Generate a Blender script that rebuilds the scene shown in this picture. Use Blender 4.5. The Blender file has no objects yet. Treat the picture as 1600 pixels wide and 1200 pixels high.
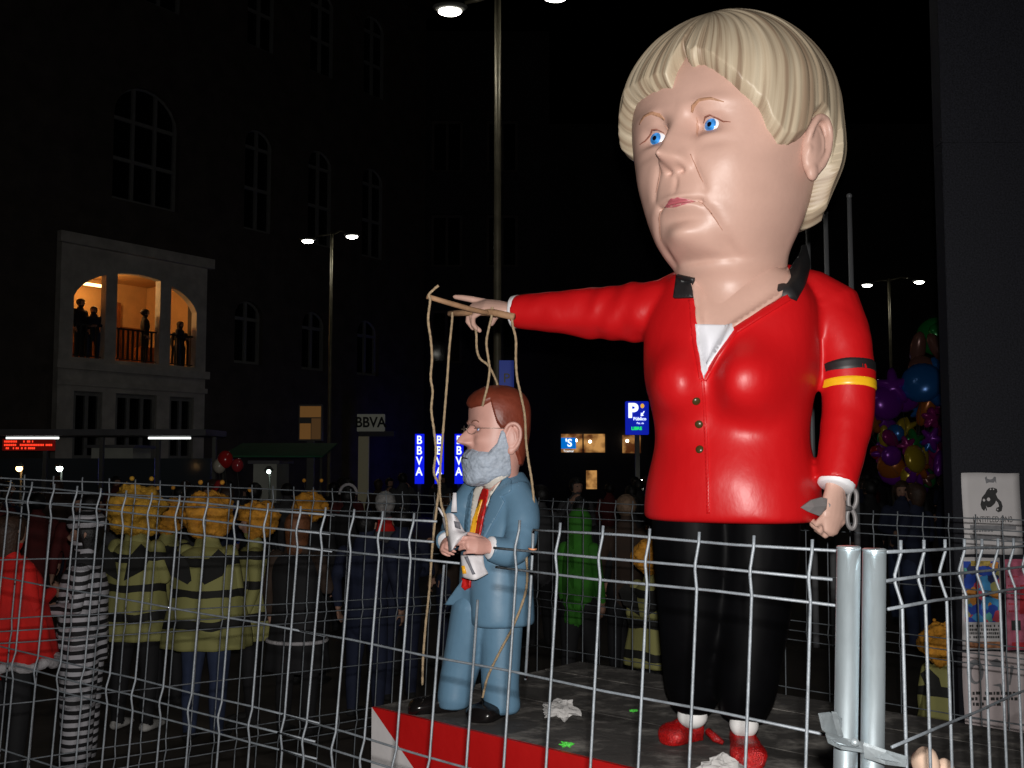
import bpy, bmesh, math, random
import numpy as np
from mathutils import Vector, Matrix, noise
from mathutils.bvhtree import BVHTree
from mathutils.geometry import delaunay_2d_cdt

SC = bpy.context.scene
COL = SC.collection
rnd = random.Random(7)

# ------------------------------------------------------------------ camera
F = 1644.0                      # focal length in photograph pixels (1600 wide)
CAM_H = 2.0
PITCH = math.atan(120.0 / F)
cam_d = bpy.data.cameras.new('camera')
cam_d.sensor_width = 36.0
cam_d.lens = 36.0 * F / 1600.0
cam_d.clip_start = 0.05
cam_d.clip_end = 2000.0
cam = bpy.data.objects.new('camera', cam_d)
cam.location = (0, 0, CAM_H)
cam.rotation_euler = (math.pi / 2 + PITCH, 0, 0)
COL.objects.link(cam)
SC.camera = cam

# ------------------------------------------------------------------ night sky
world = bpy.data.worlds.new('World')
SC.world = world
world.use_nodes = True
wn = world.node_tree.nodes
wl = world.node_tree.links
wn.clear()
sky = wn.new('ShaderNodeTexSky')
sky.sky_type = 'NISHITA'
sky.sun_disc = False
sky.sun_elevation = math.radians(-6.0)
sky.sun_rotation = math.radians(200.0)
bg = wn.new('ShaderNodeBackground')
bg.inputs['Strength'].default_value = 0.015
wo = wn.new('ShaderNodeOutputWorld')
wl.new(sky.outputs[0], bg.inputs['Color'])
wl.new(bg.outputs[0], wo.inputs['Surface'])

# the photographer's flash, just above the lens: it throws the light and the wire shadows of the photograph
fl_d = bpy.data.lights.new('camera_flash', 'SPOT')
fl_d.energy = 640.0
fl_d.color = (1.0, 0.965, 0.93)
fl_d.shadow_soft_size = 0.016
fl_d.spot_size = math.radians(112.0)
fl_d.spot_blend = 0.9
fl = bpy.data.objects.new('camera_flash', fl_d)
fl.location = (0.012, -0.015, CAM_H + 0.085)
fl.rotation_euler = (math.pi / 2 + PITCH, 0, 0)
COL.objects.link(fl)

vs = SC.view_settings
vs.view_transform = 'Standard'
vs.look = 'None'
vs.exposure = 0.0
vs.gamma = 1.0
vs.use_curve_mapping = False
SC.render.engine = 'CYCLES'
SC.cycles.max_bounces = 5
SC.cycles.use_denoising = True

# ------------------------------------------------------------------ helpers
CP, SP = math.cos(PITCH), math.sin(PITCH)


def at(u, v, d):
    """world point seen at photograph pixel (u, v) at world distance y = d"""
    x = (u - 800.0) / F
    up = (600.0 - v) / F
    dy = CP - up * SP
    dz = SP + up * CP
    k = d / dy
    return Vector((x * k, d, CAM_H + dz * k))


def ray(u, v):
    return (at(u, v, 1.0) - Vector((0, 0, CAM_H))).normalized()


def proj(p):
    y = p[1]
    z = p[2] - CAM_H
    d = y * CP + z * SP
    up = -y * SP + z * CP
    return (800 + F * p[0] / d, 600 - F * up / d)


MATS = {}


def M(name, col, rough=0.6, metal=0.0, var=0.0, scale=6.0, bump=0.0, bscale=40.0, coat=0.0,
      emis=None, estr=0.0, col2=None, spec=None, stretch=None, detail=6.0):
    """procedural principled material: colour varied by noise, optional fine relief"""
    if name in MATS:
        return MATS[name]
    m = bpy.data.materials.new(name)
    m.use_nodes = True
    nt = m.node_tree
    n = nt.nodes
    b = n['Principled BSDF']
    b.inputs['Base Color'].default_value = (*col, 1)
    b.inputs['Roughness'].default_value = rough
    b.inputs['Metallic'].default_value = metal
    if spec is not None:
        b.inputs['Specular IOR Level'].default_value = spec
    if coat:
        b.inputs['Coat Weight'].default_value = coat
        b.inputs['Coat Roughness'].default_value = 0.18
    if emis:
        b.inputs['Emission Color'].default_value = (*emis, 1)
        b.inputs['Emission Strength'].default_value = estr
    if var > 0 or bump > 0:
        tc = n.new('ShaderNodeTexCoord')
        mp = n.new('ShaderNodeMapping')
        if stretch:
            mp.inputs['Scale'].default_value = stretch
        nt.links.new(tc.outputs['Object'], mp.inputs['Vector'])
    if var > 0:
        nz = n.new('ShaderNodeTexNoise')
        nz.inputs['Scale'].default_value = scale
        nz.inputs['Detail'].default_value = detail
        nz.inputs['Roughness'].default_value = 0.6
        nt.links.new(mp.outputs[0], nz.inputs['Vector'])
        rp = n.new('ShaderNodeValToRGB')
        c2 = col2 if col2 else tuple(min(1, c * (1 + var)) for c in col)
        c1 = col if col2 else tuple(c * (1 - var) for c in col)
        rp.color_ramp.elements[0].position = 0.32
        rp.color_ramp.elements[1].position = 0.68
        rp.color_ramp.elements[0].color = (*c1, 1)
        rp.color_ramp.elements[1].color = (*c2, 1)
        nt.links.new(nz.outputs['Fac'], rp.inputs[0])
        nt.links.new(rp.outputs[0], b.inputs['Base Color'])
        mr = n.new('ShaderNodeMapRange')
        mr.inputs['To Min'].default_value = max(0.02, rough - 0.12)
        mr.inputs['To Max'].default_value = min(1, rough + 0.12)
        nt.links.new(nz.outputs['Fac'], mr.inputs['Value'])
        nt.links.new(mr.outputs[0], b.inputs['Roughness'])
    if bump > 0:
        nb = n.new('ShaderNodeTexNoise')
        nb.inputs['Scale'].default_value = bscale
        nb.inputs['Detail'].default_value = 4.0
        nt.links.new(mp.outputs[0], nb.inputs['Vector'])
        bp = n.new('ShaderNodeBump')
        bp.inputs['Strength'].default_value = bump
        bp.inputs['Distance'].default_value = 0.01
        nt.links.new(nb.outputs['Fac'], bp.inputs['Height'])
        nt.links.new(bp.outputs[0], b.inputs['Normal'])
    MATS[name] = m
    return m


def stripes(name, ca, cb, freq, axis='Z', duty=0.5, rough=0.8, distort=1.5, nscale=4.0):
    """printed cloth stripes along an object axis, bent by the folds of the cloth"""
    if name in MATS:
        return MATS[name]
    m = bpy.data.materials.new(name)
    m.use_nodes = True
    nt = m.node_tree
    n = nt.nodes
    b = n['Principled BSDF']
    b.inputs['Roughness'].default_value = rough
    tc = n.new('ShaderNodeTexCoord')
    sp = n.new('ShaderNodeSeparateXYZ')
    nt.links.new(tc.outputs['Object'], sp.inputs[0])
    nz = n.new('ShaderNodeTexNoise')
    nz.inputs['Scale'].default_value = nscale
    nz.inputs['Detail'].default_value = 2.0
    nt.links.new(tc.outputs['Object'], nz.inputs['Vector'])
    ma = n.new('ShaderNodeMath'); ma.operation = 'MULTIPLY'
    ma.inputs[1].default_value = freq
    nt.links.new(sp.outputs[axis], ma.inputs[0])
    mb = n.new('ShaderNodeMath'); mb.operation = 'MULTIPLY_ADD'
    mb.inputs[1].default_value = distort
    nt.links.new(nz.outputs['Fac'], mb.inputs[0])
    nt.links.new(ma.outputs[0], mb.inputs[2])
    fr = n.new('ShaderNodeMath'); fr.operation = 'FRACT'
    nt.links.new(mb.outputs[0], fr.inputs[0])
    gt = n.new('ShaderNodeMath'); gt.operation = 'GREATER_THAN'
    gt.inputs[1].default_value = duty
    nt.links.new(fr.outputs[0], gt.inputs[0])
    mx = n.new('ShaderNodeMix'); mx.data_type = 'RGBA'
    mx.inputs[6].default_value = (*ca, 1)
    mx.inputs[7].default_value = (*cb, 1)
    nt.links.new(gt.outputs[0], mx.inputs[0])
    nt.links.new(mx.outputs[2], b.inputs['Base Color'])
    MATS[name] = m
    return m


def tag(o, label=None, cat=None, group=None, kind=None):
    if label:
        o['label'] = label
    if cat:
        o['category'] = cat
    if group:
        o['group'] = group
    if kind:
        o['kind'] = kind
    return o


def empty(name, loc=(0, 0, 0), rz=0.0, parent=None):
    o = bpy.data.objects.new(name, None)
    o.empty_display_size = 0.1
    COL.objects.link(o)
    o.location = loc
    o.rotation_euler = (0, 0, rz)
    if parent:
        o.parent = parent
    return o


def mesh(name, verts, faces, mat=None, parent=None, smooth=True, loc=None, world=False):
    """one mesh object. world=True: verts are world coordinates although it has a parent (an unrotated Empty)"""
    me = bpy.data.meshes.new(name)
    vv = [tuple(v) for v in verts]
    if world and parent is not None:
        pl = parent.matrix_basis.inverted() if parent.parent is None else (parent.parent.matrix_basis @ parent.matrix_basis).inverted()
        vv = [tuple(pl @ Vector(v)) for v in vv]
    me.from_pydata(vv, [], [tuple(f) for f in faces])
    me.update()
    if smooth:
        me.polygons.foreach_set('use_smooth', [True] * len(me.polygons))
    o = bpy.data.objects.new(name, me)
    COL.objects.link(o)
    if parent:
        o.parent = parent
    if loc is not None:
        o.location = loc
    if mat:
        if isinstance(mat, (list, tuple)):
            for x in mat:
                me.materials.append(x)
        else:
            me.materials.append(mat)
    return o


def obj_from(me, name, mat, parent=None, loc=None):
    o = bpy.data.objects.new(name, me)
    COL.objects.link(o)
    if parent:
        o.parent = parent
    if loc is not None:
        o.location = loc
    if mat:
        me.materials.clear()
        for x in (mat if isinstance(mat, (list, tuple)) else [mat]):
            me.materials.append(x)
    return o


def recalc(me):
    bm = bmesh.new(); bm.from_mesh(me)
    bmesh.ops.recalc_face_normals(bm, faces=bm.faces)
    bm.to_mesh(me); bm.free()


class G:
    """collects shapes into one mesh"""

    def __init__(self):
        self.v = []
        self.f = []

    def add(self, vf):
        o = len(self.v)
        self.v += [tuple(p) for p in vf[0]]
        self.f += [tuple(i + o for i in q) for q in vf[1]]
        return self

    def build(self, name, mat, parent=None, smooth=False, loc=None, world=False, bevel=0.0, auto=None):
        o = mesh(name, self.v, self.f, mat, parent, smooth, loc, world)
        recalc(o.data)
        if bevel:
            bm = bmesh.new(); bm.from_mesh(o.data)
            bmesh.ops.bevel(bm, geom=list(bm.edges), offset=bevel, segments=2, affect='EDGES', clamp_overlap=True)
            bm.to_mesh(o.data); bm.free()
        return o


def box(x0, x1, y0, y1, z0, z1, M4=None):
    v = [Vector(p) for p in ((x0, y0, z0), (x1, y0, z0), (x1, y1, z0), (x0, y1, z0), (x0, y0, z1), (x1, y0, z1), (x1, y1, z1), (x0, y1, z1))]
    if M4 is not None:
        v = [M4 @ p for p in v]
    return v, [(0, 3, 2, 1), (4, 5, 6, 7), (0, 1, 5, 4), (1, 2, 6, 5), (2, 3, 7, 6), (3, 0, 4, 7)]


def cr(pts, n=6):
    """Catmull-Rom through points (any dimension)"""
    P = [np.array(p, float) for p in pts]
    if len(P) < 3:
        return P
    P = [2 * P[0] - P[1]] + P + [2 * P[-1] - P[-2]]
    out = []
    for i in range(1, len(P) - 2):
        for k in range(n):
            t = k / n
            a, b, c, d = P[i - 1], P[i], P[i + 1], P[i + 2]
            out.append(0.5 * ((2 * b) + (c - a) * t + (2 * a - 5 * b + 4 * c - d) * t * t + (3 * b - a - 3 * c + d) * t ** 3))
    out.append(P[-2])
    return out


def tube(pts, rad, seg=10, cap=True, flat=None, ref=(0, 0, 1), dome=0):
    """tube through points; rad a number or a list; flat: second radius (list or factor) along the frame's other axis"""
    P = [Vector(tuple(p)[:3]) for p in pts]
    n = len(P)
    R = [rad] * n if not hasattr(rad, '__len__') else list(rad)
    R2 = R if flat is None else ([flat * r for r in R] if not hasattr(flat, '__len__') else list(flat))
    if dome:
        a, b = P[0], P[-1]
        ta = (P[0] - P[1]).normalized(); tb = (P[-1] - P[-2]).normalized()
        hp, hr, hr2, tp, tr, tr2 = [], [], [], [], [], []
        for k in range(dome, 0, -1):
            an = k / dome * math.pi / 2 * 0.96
            hp.append(a + ta * R[0] * math.sin(an)); hr.append(R[0] * math.cos(an)); hr2.append(R2[0] * math.cos(an))
        for k in range(1, dome + 1):
            an = k / dome * math.pi / 2 * 0.96
            tp.append(b + tb * R[-1] * math.sin(an)); tr.append(R[-1] * math.cos(an)); tr2.append(R2[-1] * math.cos(an))
        P = hp + P + tp; R = hr + R + tr; R2 = hr2 + R2 + tr2
        n = len(P)
    V = []
    X = None
    for i in range(n):
        t = (P[min(i + 1, n - 1)] - P[max(i - 1, 0)])
        t = t.normalized() if t.length > 1e-9 else Vector((0, 0, 1))
        if X is None:
            r = Vector(ref)
            if abs(r.dot(t)) > 0.95:
                r = Vector((1, 0, 0)) if abs(t.x) < 0.9 else Vector((0, 1, 0))
            X = (r - t * r.dot(t)).normalized()
        else:
            X = X - t * X.dot(t)
            X.normalize()
        Y = t.cross(X)
        for k in range(seg):
            a = 2 * math.pi * k / seg
            V.append(P[i] + X * (R[i] * math.cos(a)) + Y * (R2[i] * math.sin(a)))
    Fc = []
    for i in range(n - 1):
        for k in range(seg):
            k2 = (k + 1) % seg
            Fc.append((i * seg + k, i * seg + k2, (i + 1) * seg + k2, (i + 1) * seg + k))
    if cap:
        Fc.append(tuple(range(seg - 1, -1, -1)))
        Fc.append(tuple((n - 1) * seg + k for k in range(seg)))
    return V, Fc


def rings(R, cap=True):
    """loft closed rings (lists of points of equal length)"""
    seg = len(R[0])
    V = [p for r in R for p in r]
    Fc = []
    for i in range(len(R) - 1):
        for k in range(seg):
            k2 = (k + 1) % seg
            Fc.append((i * seg + k, i * seg + k2, (i + 1) * seg + k2, (i + 1) * seg + k))
    if cap:
        Fc.append(tuple(range(seg - 1, -1, -1)))
        Fc.append(tuple((len(R) - 1) * seg + k for k in range(seg)))
    return V, Fc


def ball(c, r, seg=16, rg=10, M3=None):
    c = Vector(c)
    rr = r if hasattr(r, '__len__') else (r, r, r)
    V = []
    for i in range(1, rg):
        a = math.pi * i / rg
        for k in range(seg):
            b = 2 * math.pi * k / seg
            p = Vector((rr[0] * math.sin(a) * math.cos(b), rr[1] * math.sin(a) * math.sin(b), rr[2] * math.cos(a)))
            V.append(c + (M3 @ p if M3 else p))
    top = len(V); V.append(c + (M3 @ Vector((0, 0, rr[2])) if M3 else Vector((0, 0, rr[2]))))
    bot = len(V); V.append(c - (M3 @ Vector((0, 0, rr[2])) if M3 else Vector((0, 0, rr[2]))))
    Fc = []
    for i in range(rg - 2):
        for k in range(seg):
            k2 = (k + 1) % seg
            Fc.append((i * seg + k, (i + 1) * seg + k, (i + 1) * seg + k2, i * seg + k2))
    for k in range(seg):
        k2 = (k + 1) % seg
        Fc.append((top, k, k2))
        Fc.append((bot, (rg - 2) * seg + k2, (rg - 2) * seg + k))
    return V, Fc


def remeshed(gs, voxel, smooth=4, fac=0.5, name='body'):
    """union of closed shapes as one continuous mesh (voxel remesh + smooth), baked"""
    g = G()
    for x in gs:
        g.add(x)
    o = g.build('tmp', None)
    md = o.modifiers.new('r', 'REMESH')
    md.mode = 'VOXEL'
    md.voxel_size = voxel
    md.use_smooth_shade = True
    if smooth:
        ms = o.modifiers.new('s', 'SMOOTH')
        ms.factor = fac
        ms.iterations = smooth
    dg = bpy.context.evaluated_depsgraph_get()
    me = bpy.data.meshes.new_from_object(o.evaluated_get(dg))
    me.name = name
    me.polygons.foreach_set('use_smooth', [True] * len(me.polygons))
    old = o.data
    bpy.data.objects.remove(o)
    bpy.data.meshes.remove(old)
    return me


def inpoly(p, poly):
    x, y = p[0], p[1]
    c = False
    j = len(poly) - 1
    for i in range(len(poly)):
        xi, yi = poly[i][0], poly[i][1]
        xj, yj = poly[j][0], poly[j][1]
        if (yi > y) != (yj > y) and x < (xj - xi) * (y - yi) / (yj - yi) + xi:
            c = not c
        j = i
    return c


def tri_poly(poly, holes=(), step=None):
    """2-D triangulation of a polygon with holes, optionally with inner grid points"""
    pts = []
    edges = []
    for lp in [poly] + list(holes):
        o = len(pts)
        pts += [Vector((p[0], p[1])) for p in lp]
        edges += [(o + i, o + (i + 1) % len(lp)) for i in range(len(lp))]
    if step:
        xs = [p[0] for p in poly]; ys = [p[1] for p in poly]
        y = min(ys) + step / 2
        row = 0
        while y < max(ys):
            x = min(xs) + step * (0.5 if row % 2 else 1.0)
            while x < max(xs):
                if inpoly((x, y), poly) and not any(inpoly((x, y), h) for h in holes):
                    pts.append(Vector((x, y)))
                x += step
            y += step
            row += 1
    r = delaunay_2d_cdt(pts, edges, [], 1, 1e-6)
    V = [(p.x, p.y) for p in r[0]]
    T = []
    for f in r[2]:
        cx = sum(V[i][0] for i in f) / len(f); cy = sum(V[i][1] for i in f) / len(f)
        if inpoly((cx, cy), poly) and not any(inpoly((cx, cy), h) for h in holes):
            T.append(tuple(f))
    return V, T


def densify(poly, step, closed=True):
    out = []
    n = len(poly)
    for i in range(n if closed else n - 1):
        a = poly[i]; b = poly[(i + 1) % n]
        L = math.hypot(b[0] - a[0], b[1] - a[1])
        k = max(1, int(L / step))
        for q in range(k):
            t = q / k
            out.append((a[0] + (b[0] - a[0]) * t, a[1] + (b[1] - a[1]) * t))
    if not closed:
        out.append(tuple(poly[-1][:2]))
    return out


def slab(V3, T, N, t):
    """thicken a triangulated sheet: V3 points, N per-point offset direction, t thickness"""
    n = len(V3)
    V = [Vector(v) for v in V3] + [Vector(v) - Vector(nn) * t for v, nn in zip(V3, N)]
    Fc = [tuple(f) for f in T] + [tuple(i + n for i in reversed(f)) for f in T]
    cnt = {}
    for f in T:
        for a, b in zip(f, f[1:] + f[:1]):
            cnt[(a, b)] = cnt.get((a, b), 0) + 1
    for (a, b) in list(cnt):
        if (b, a) not in cnt:
            Fc.append((b, a, a + n, b + n))
    return V, Fc


def bvh_of(objs):
    V = []
    Fc = []
    for o in objs:
        me = o.data
        mw = o.matrix_basis.copy()
        p = o.parent
        while p:
            mw = p.matrix_basis @ mw
            p = p.parent
        k = len(V)
        V += [mw @ v.co for v in me.vertices]
        Fc += [tuple(i + k for i in f.vertices) for f in me.polygons]
    return BVHTree.FromPolygons(V, Fc)


EYE = Vector((0, 0, CAM_H))


def drape(name, bvh, poly, mat, parent, off=0.004, thick=0.008, step=6.0, smooth=True, fall=None):
    """a piece of clothing or paint of given outline laid on a modelled surface, following its curvature"""
    poly = densify(poly, step)
    V2, T = tri_poly(poly, step=step)
    pts = []
    nor = []
    last = None
    for (u, v) in V2:
        r = ray(u, v)
        h, n, i, d = bvh.ray_cast(EYE, r)
        if h is None:
            h2, n2, i2, d2 = bvh.find_nearest(EYE + r * (last if last else 3.5))
            h, n = h2, n2
        else:
            last = d
        if n.dot(r) > 0:
            n = -n
        n = (n - r * 0.6).normalized()
        pts.append(h + n * off)
        nor.append(n)
    V, Fc = slab(pts, T, nor, thick)
    o = mesh(name, V, Fc, mat, parent, smooth, world=parent is not None)
    recalc(o.data)
    return o


def strip_poly(pts, w):
    """outline of a painted line with widths (same or per point)"""
    W = [w] * len(pts) if not hasattr(w, '__len__') else list(w)
    L, R = [], []
    for i in range(len(pts)):
        a = pts[max(i - 1, 0)]; b = pts[min(i + 1, len(pts) - 1)]
        dx, dy = b[0] - a[0], b[1] - a[1]
        l = math.hypot(dx, dy) or 1
        nx, ny = -dy / l, dx / l
        L.append((pts[i][0] + nx * W[i] / 2, pts[i][1] + ny * W[i] / 2))
        R.append((pts[i][0] - nx * W[i] / 2, pts[i][1] - ny * W[i] / 2))
    return L + R[::-1]


def text(name, s, size, mat, parent, loc, rot, extrude=0.004, align='CENTER', sx=1.0, offset=0.0, space=1.0):
    cu = bpy.data.curves.new(name, 'FONT')
    cu.body = s
    cu.size = size
    cu.extrude = extrude
    cu.align_x = align
    cu.align_y = 'CENTER'
    cu.offset = offset
    cu.space_line = space
    cu.materials.append(mat)
    t = bpy.data.objects.new('tmp', cu)
    COL.objects.link(t)
    dg = bpy.context.evaluated_depsgraph_get()
    me = bpy.data.meshes.new_from_object(t.evaluated_get(dg))
    me.transform(Matrix.Diagonal((sx, 1, 1, 1)))
    bpy.data.objects.remove(t)
    me.name = name
    me.materials.clear()
    me.materials.append(mat)
    o = bpy.data.objects.new(name, me)
    COL.objects.link(o)
    o.parent = parent
    o.location = loc
    o.rotation_euler = rot
    return o


def copy_tree(o, parent=None):
    c = o.copy()
    COL.objects.link(c)
    c.parent = parent
    for ch in list(o.children):
        copy_tree(ch, c)
    return c


def sstep(a, b, x):
    t = min(1.0, max(0.0, (x - a) / (b - a)))
    return t * t * (3 - 2 * t)


def lerp_tab(tab, x):
    """smooth table look-up: tab = [(x, y...), ...] sorted by x"""
    xs = [t[0] for t in tab]
    return np.array([np.interp(x, xs, [t[k] for t in tab]) for k in range(1, len(tab[0]))])
# ------------------------------------------------------------------ ground and far background
GR = M('plaza_paving', (0.055, 0.046, 0.038), rough=0.8, var=0.35, scale=1.6, bump=0.4, bscale=25)
gnd = mesh('ground', [(-300, -60, 0), (300, -60, 0), (300, 500, 0), (-300, 500, 0)], [(0, 1, 2, 3)], GR, smooth=False)
tag(gnd, 'dark stone paving of the night square', kind='structure')


def arch_poly(x0, x1, z0, zs, zc, n=10):
    """opening with an arched head: springing height zs, crown zc"""
    c = (x0 + x1) / 2; r = (x1 - x0) / 2
    return [(x0, z0), (x1, z0)] + [(c + r * math.cos(math.pi * k / n), zs + (zc - zs) * math.sin(math.pi * k / n)) for k in range(n + 1)]


def wall_panel(outline, holes, y0, y1):
    """flat wall with openings, local x-z outline, from y0 (outside) to y1"""
    V2, T = tri_poly(outline, holes)
    P = [Vector((x, y0, z)) for x, z in V2]
    return slab(P, T, [Vector((0, -1, 0))] * len(P), y1 - y0)


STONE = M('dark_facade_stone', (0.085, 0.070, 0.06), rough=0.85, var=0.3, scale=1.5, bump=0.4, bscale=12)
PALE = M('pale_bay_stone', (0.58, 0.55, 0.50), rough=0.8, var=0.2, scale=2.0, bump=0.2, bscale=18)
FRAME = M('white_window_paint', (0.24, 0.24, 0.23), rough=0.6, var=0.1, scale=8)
PANE = M('dark_window_glass', (0.004, 0.005, 0.007), rough=0.08, spec=0.5)
ORANGE = M('ochre_room_paint', (0.60, 0.36, 0.15), rough=0.8, var=0.12, scale=2)
bld = empty('stone_building', (-11.3, 31.0, 0), math.atan2(0.82, 0.57))
tag(bld, 'dark stone building with a lit three-arched balcony', 'building')


def build_window(parent, x0, x1, z0, z1, arch, nv, nh, y=0.0, depth=0.22, fm=None):
    """recessed window: frame bars and one pane behind them"""
    w = empty('window', ((x0 + x1) / 2, y + depth, z0), parent=parent)
    hw = (x1 - x0) / 2
    H = z1 - z0
    g = G()
    t = 0.055
    zs = H - (hw * 0.9 if arch else 0)

    def top(x):
        return zs + (H - zs) * math.sqrt(max(0.0, 1 - (x / hw) ** 2)) if arch else H
    for k in range(nv + 2):
        x = -hw + 2 * hw * k / (nv + 1)
        xx = max(-hw + t, min(hw - t, x))
        g.add(box(xx - t, xx + t, -0.05, 0.03, 0, max(0.3, top(xx * 0.97) - 0.005)))
    for k in range(nh + 1):
        z = 0.05 + (zs - 0.1) * k / max(1, nh)
        g.add(box(-hw, hw, -0.042, 0.022, z - t, z + t))
    if arch:
        g.add(tube([(hw * math.cos(math.pi * k / 14), -0.01, zs + (H - zs) * math.sin(math.pi * k / 14)) for k in range(15)], 0.06, 6))
    else:
        g.add(box(-hw, hw, -0.047, 0.027, H - 2 * t, H - 0.003))
    g.build('frame', fm or FRAME, w)
    pl = arch_poly(-hw, hw, 0, zs, H) if arch else [(-hw, 0), (hw, 0), (hw, H), (-hw, H)]
    V2, T = tri_poly(pl)
    V, Fc = slab([Vector((a, 0.05, b)) for a, b in V2], T, [Vector((0, -1, 0))] * len(V2), 0.02)
    mesh('pane', V, Fc, PANE, w, smooth=False)
    return w


def z_at(v, Y):
    return CAM_H + (720 - v) / F * Y


wins = []
for (x0, x1, z0, z1, nv, nh) in ((-0.76, 1.58, 9.7, 13.3, 2, 2), (4.2, 5.5, 9.7, 13.2, 1, 2), (7.1, 8.4, 9.7, 13.2, 1, 2), (9.9, 11.2, 9.7, 13.2, 1, 2),
                                 (-0.76, 1.58, 16.0, 19.6, 2, 2), (4.2, 5.5, 16.0, 19.2, 1, 2), (7.1, 8.4, 16.0, 19.2, 1, 2), (9.9, 11.2, 16.0, 19.2, 1, 2),
                                 (3.9, 5.1, 5.2, 7.3, 1, 1), (6.9, 8.1, 5.2, 7.3, 1, 1), (9.7, 10.9, 5.2, 7.3, 1, 1), (-7.5, -5.2, 9.7, 13.3, 2, 2), (-7.2, -5.6, 5.2, 7.3, 1, 1)):
    wins.append((x0, x1, z0, z1, nv, nh))
holes = [arch_poly(a, b, c, d - (b - a) * 0.45, d) for a, b, c, d, _, _ in wins]
bayhole = [(-2.25, 0.02), (2.42, 0.02), (2.42, 8.1), (-2.25, 8.1)]
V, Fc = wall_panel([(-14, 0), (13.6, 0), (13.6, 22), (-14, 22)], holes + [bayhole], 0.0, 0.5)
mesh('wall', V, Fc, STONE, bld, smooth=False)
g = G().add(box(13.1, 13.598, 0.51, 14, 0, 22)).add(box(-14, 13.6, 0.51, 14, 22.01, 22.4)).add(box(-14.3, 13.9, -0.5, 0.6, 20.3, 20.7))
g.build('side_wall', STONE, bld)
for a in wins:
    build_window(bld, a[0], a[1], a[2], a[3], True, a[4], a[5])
# bay with the balcony: one wide low arch cut by two piers
bay = empty('balcony_bay', (0, 0, 0), parent=bld)


def ell(x):
    return 6.35 + 1.15 * math.sqrt(max(0.0, 1 - ((x - 0.07) / 2.16) ** 2))


def arch_piece(x0, x1):
    n = 10
    return [(x0, 4.9), (x1, 4.9)] + [(x1 + (x0 - x1) * k / n, ell(x1 + (x0 - x1) * k / n)) for k in range(n + 1)]


low = [(-1.95, -1.05, 2), (-0.62, 0.78, 3), (1.24, 2.14, 2)]
lh = [[(a, 0.25), (b, 0.25), (b, 3.95), (a, 3.95)] for a, b, _ in low]
V, Fc = wall_panel([(-2.45, 0), (2.55, 0), (2.55, 8.3), (-2.45, 8.3)], [arch_piece(-2.03, -1.03), arch_piece(-0.66, 0.82), arch_piece(1.21, 2.17)] + lh, -0.25, -0.01)
mesh('bay_front', V, Fc, PALE, bay, smooth=False)
for bb in ((-2.6, 2.68, -0.45, -0.255, 8.05, 8.35), (-2.55, 2.63, -0.38, -0.252, 4.55, 4.78), (-2.5, 2.6, -0.32, -0.251, 4.1, 4.25)):
    G().add(box(*bb)).build('cornice', PALE, bay)
for a, b, k in low:
    w = build_window(bld, a, b, 0.26, 3.94, False, k - 1, 2, -0.25, 0.12)
room = G().add(box(-2.24, 2.74, 2.9, 3.1, 4.78, 8.0)).add(box(-2.24, 2.74, 0.02, 2.89, 7.75, 7.95)).add(box(-2.24, -2.1, 0.02, 2.89, 4.9, 7.74)).add(box(2.6, 2.74, 0.02, 2.89, 4.9, 7.74))
room.build('room', ORANGE, bay)
G().add(box(-2.24, 2.74, 0.01, 2.89, 4.6, 4.82)).build('balcony_floor', M('dark_floor', (0.10, 0.05, 0.03), rough=0.6), bay)
ROOM_SHADE = M('dark_orange_room_shade', (0.20, 0.06, 0.014), rough=0.6, var=0.3, scale=4)  # dark colour paints in the room's fall-off from bright top to brown floor
for bb in ((-2.09, 2.59, 2.84, 2.898, 4.83, 6.35), (-1.15, -0.98, 2.6, 2.83, 4.83, 7.74), (1.0, 1.5, 2.70, 2.83, 4.83, 7.1)):
    G().add(box(*bb)).build('wall_panel', ROOM_SHADE, bay)
for bb in ((-1.9, -1.2, 1.5, 2.1, 4.83, 5.55), (-0.5, 0.1, 1.6, 2.2, 4.83, 5.6), (1.5, 2.2, 1.5, 2.0, 4.83, 5.6)):
    G().add(box(*bb)).build('table', ROOM_SHADE, bay, bevel=0.02)
RAIL = M('dark_iron_rail', (0.02, 0.018, 0.016), rough=0.5)
for x0, x1 in ((-2.02, -1.04), (-0.65, 0.81), (1.22, 2.16)):
    g = G().add(box(x0, x1, -0.12, -0.08, 5.83, 5.88)).add(box(x0, x1, -0.115, -0.085, 4.95, 4.98))
    n = int((x1 - x0) / 0.16)
    for k in range(1, n):
        x = x0 + (x1 - x0) * k / n
        g.add(box(x - 0.03, x + 0.03, -0.116, -0.084, 4.981, 5.829))
    g.build('railing', RAIL, bay)
LAMPW = M('warm_ceiling_lamp', (1, 0.8, 0.5), emis=(1.0, 0.62, 0.25), estr=14.0)
mesh('ceiling_lamp', *ball((-0.25, 1.0, 7.70), (0.16, 0.16, 0.05), 14, 8), LAMPW, bay)
G().add(box(-0.62, 0.55, 2.2, 2.3, 7.42, 7.5)).build('tube_lamp', M('warm_tube_lamp', (1, 0.8, 0.5), emis=(1.0, 0.60, 0.22), estr=5.0), bay)
ld = bpy.data.lights.new('balcony_light', 'POINT'); ld.energy = 62; ld.color = (1.0, 0.58, 0.22); ld.shadow_soft_size = 0.15
lo = bpy.data.objects.new('balcony_light', ld); COL.objects.link(lo); lo.parent = bay; lo.location = (-0.25, 1.2, 7.35)

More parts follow.
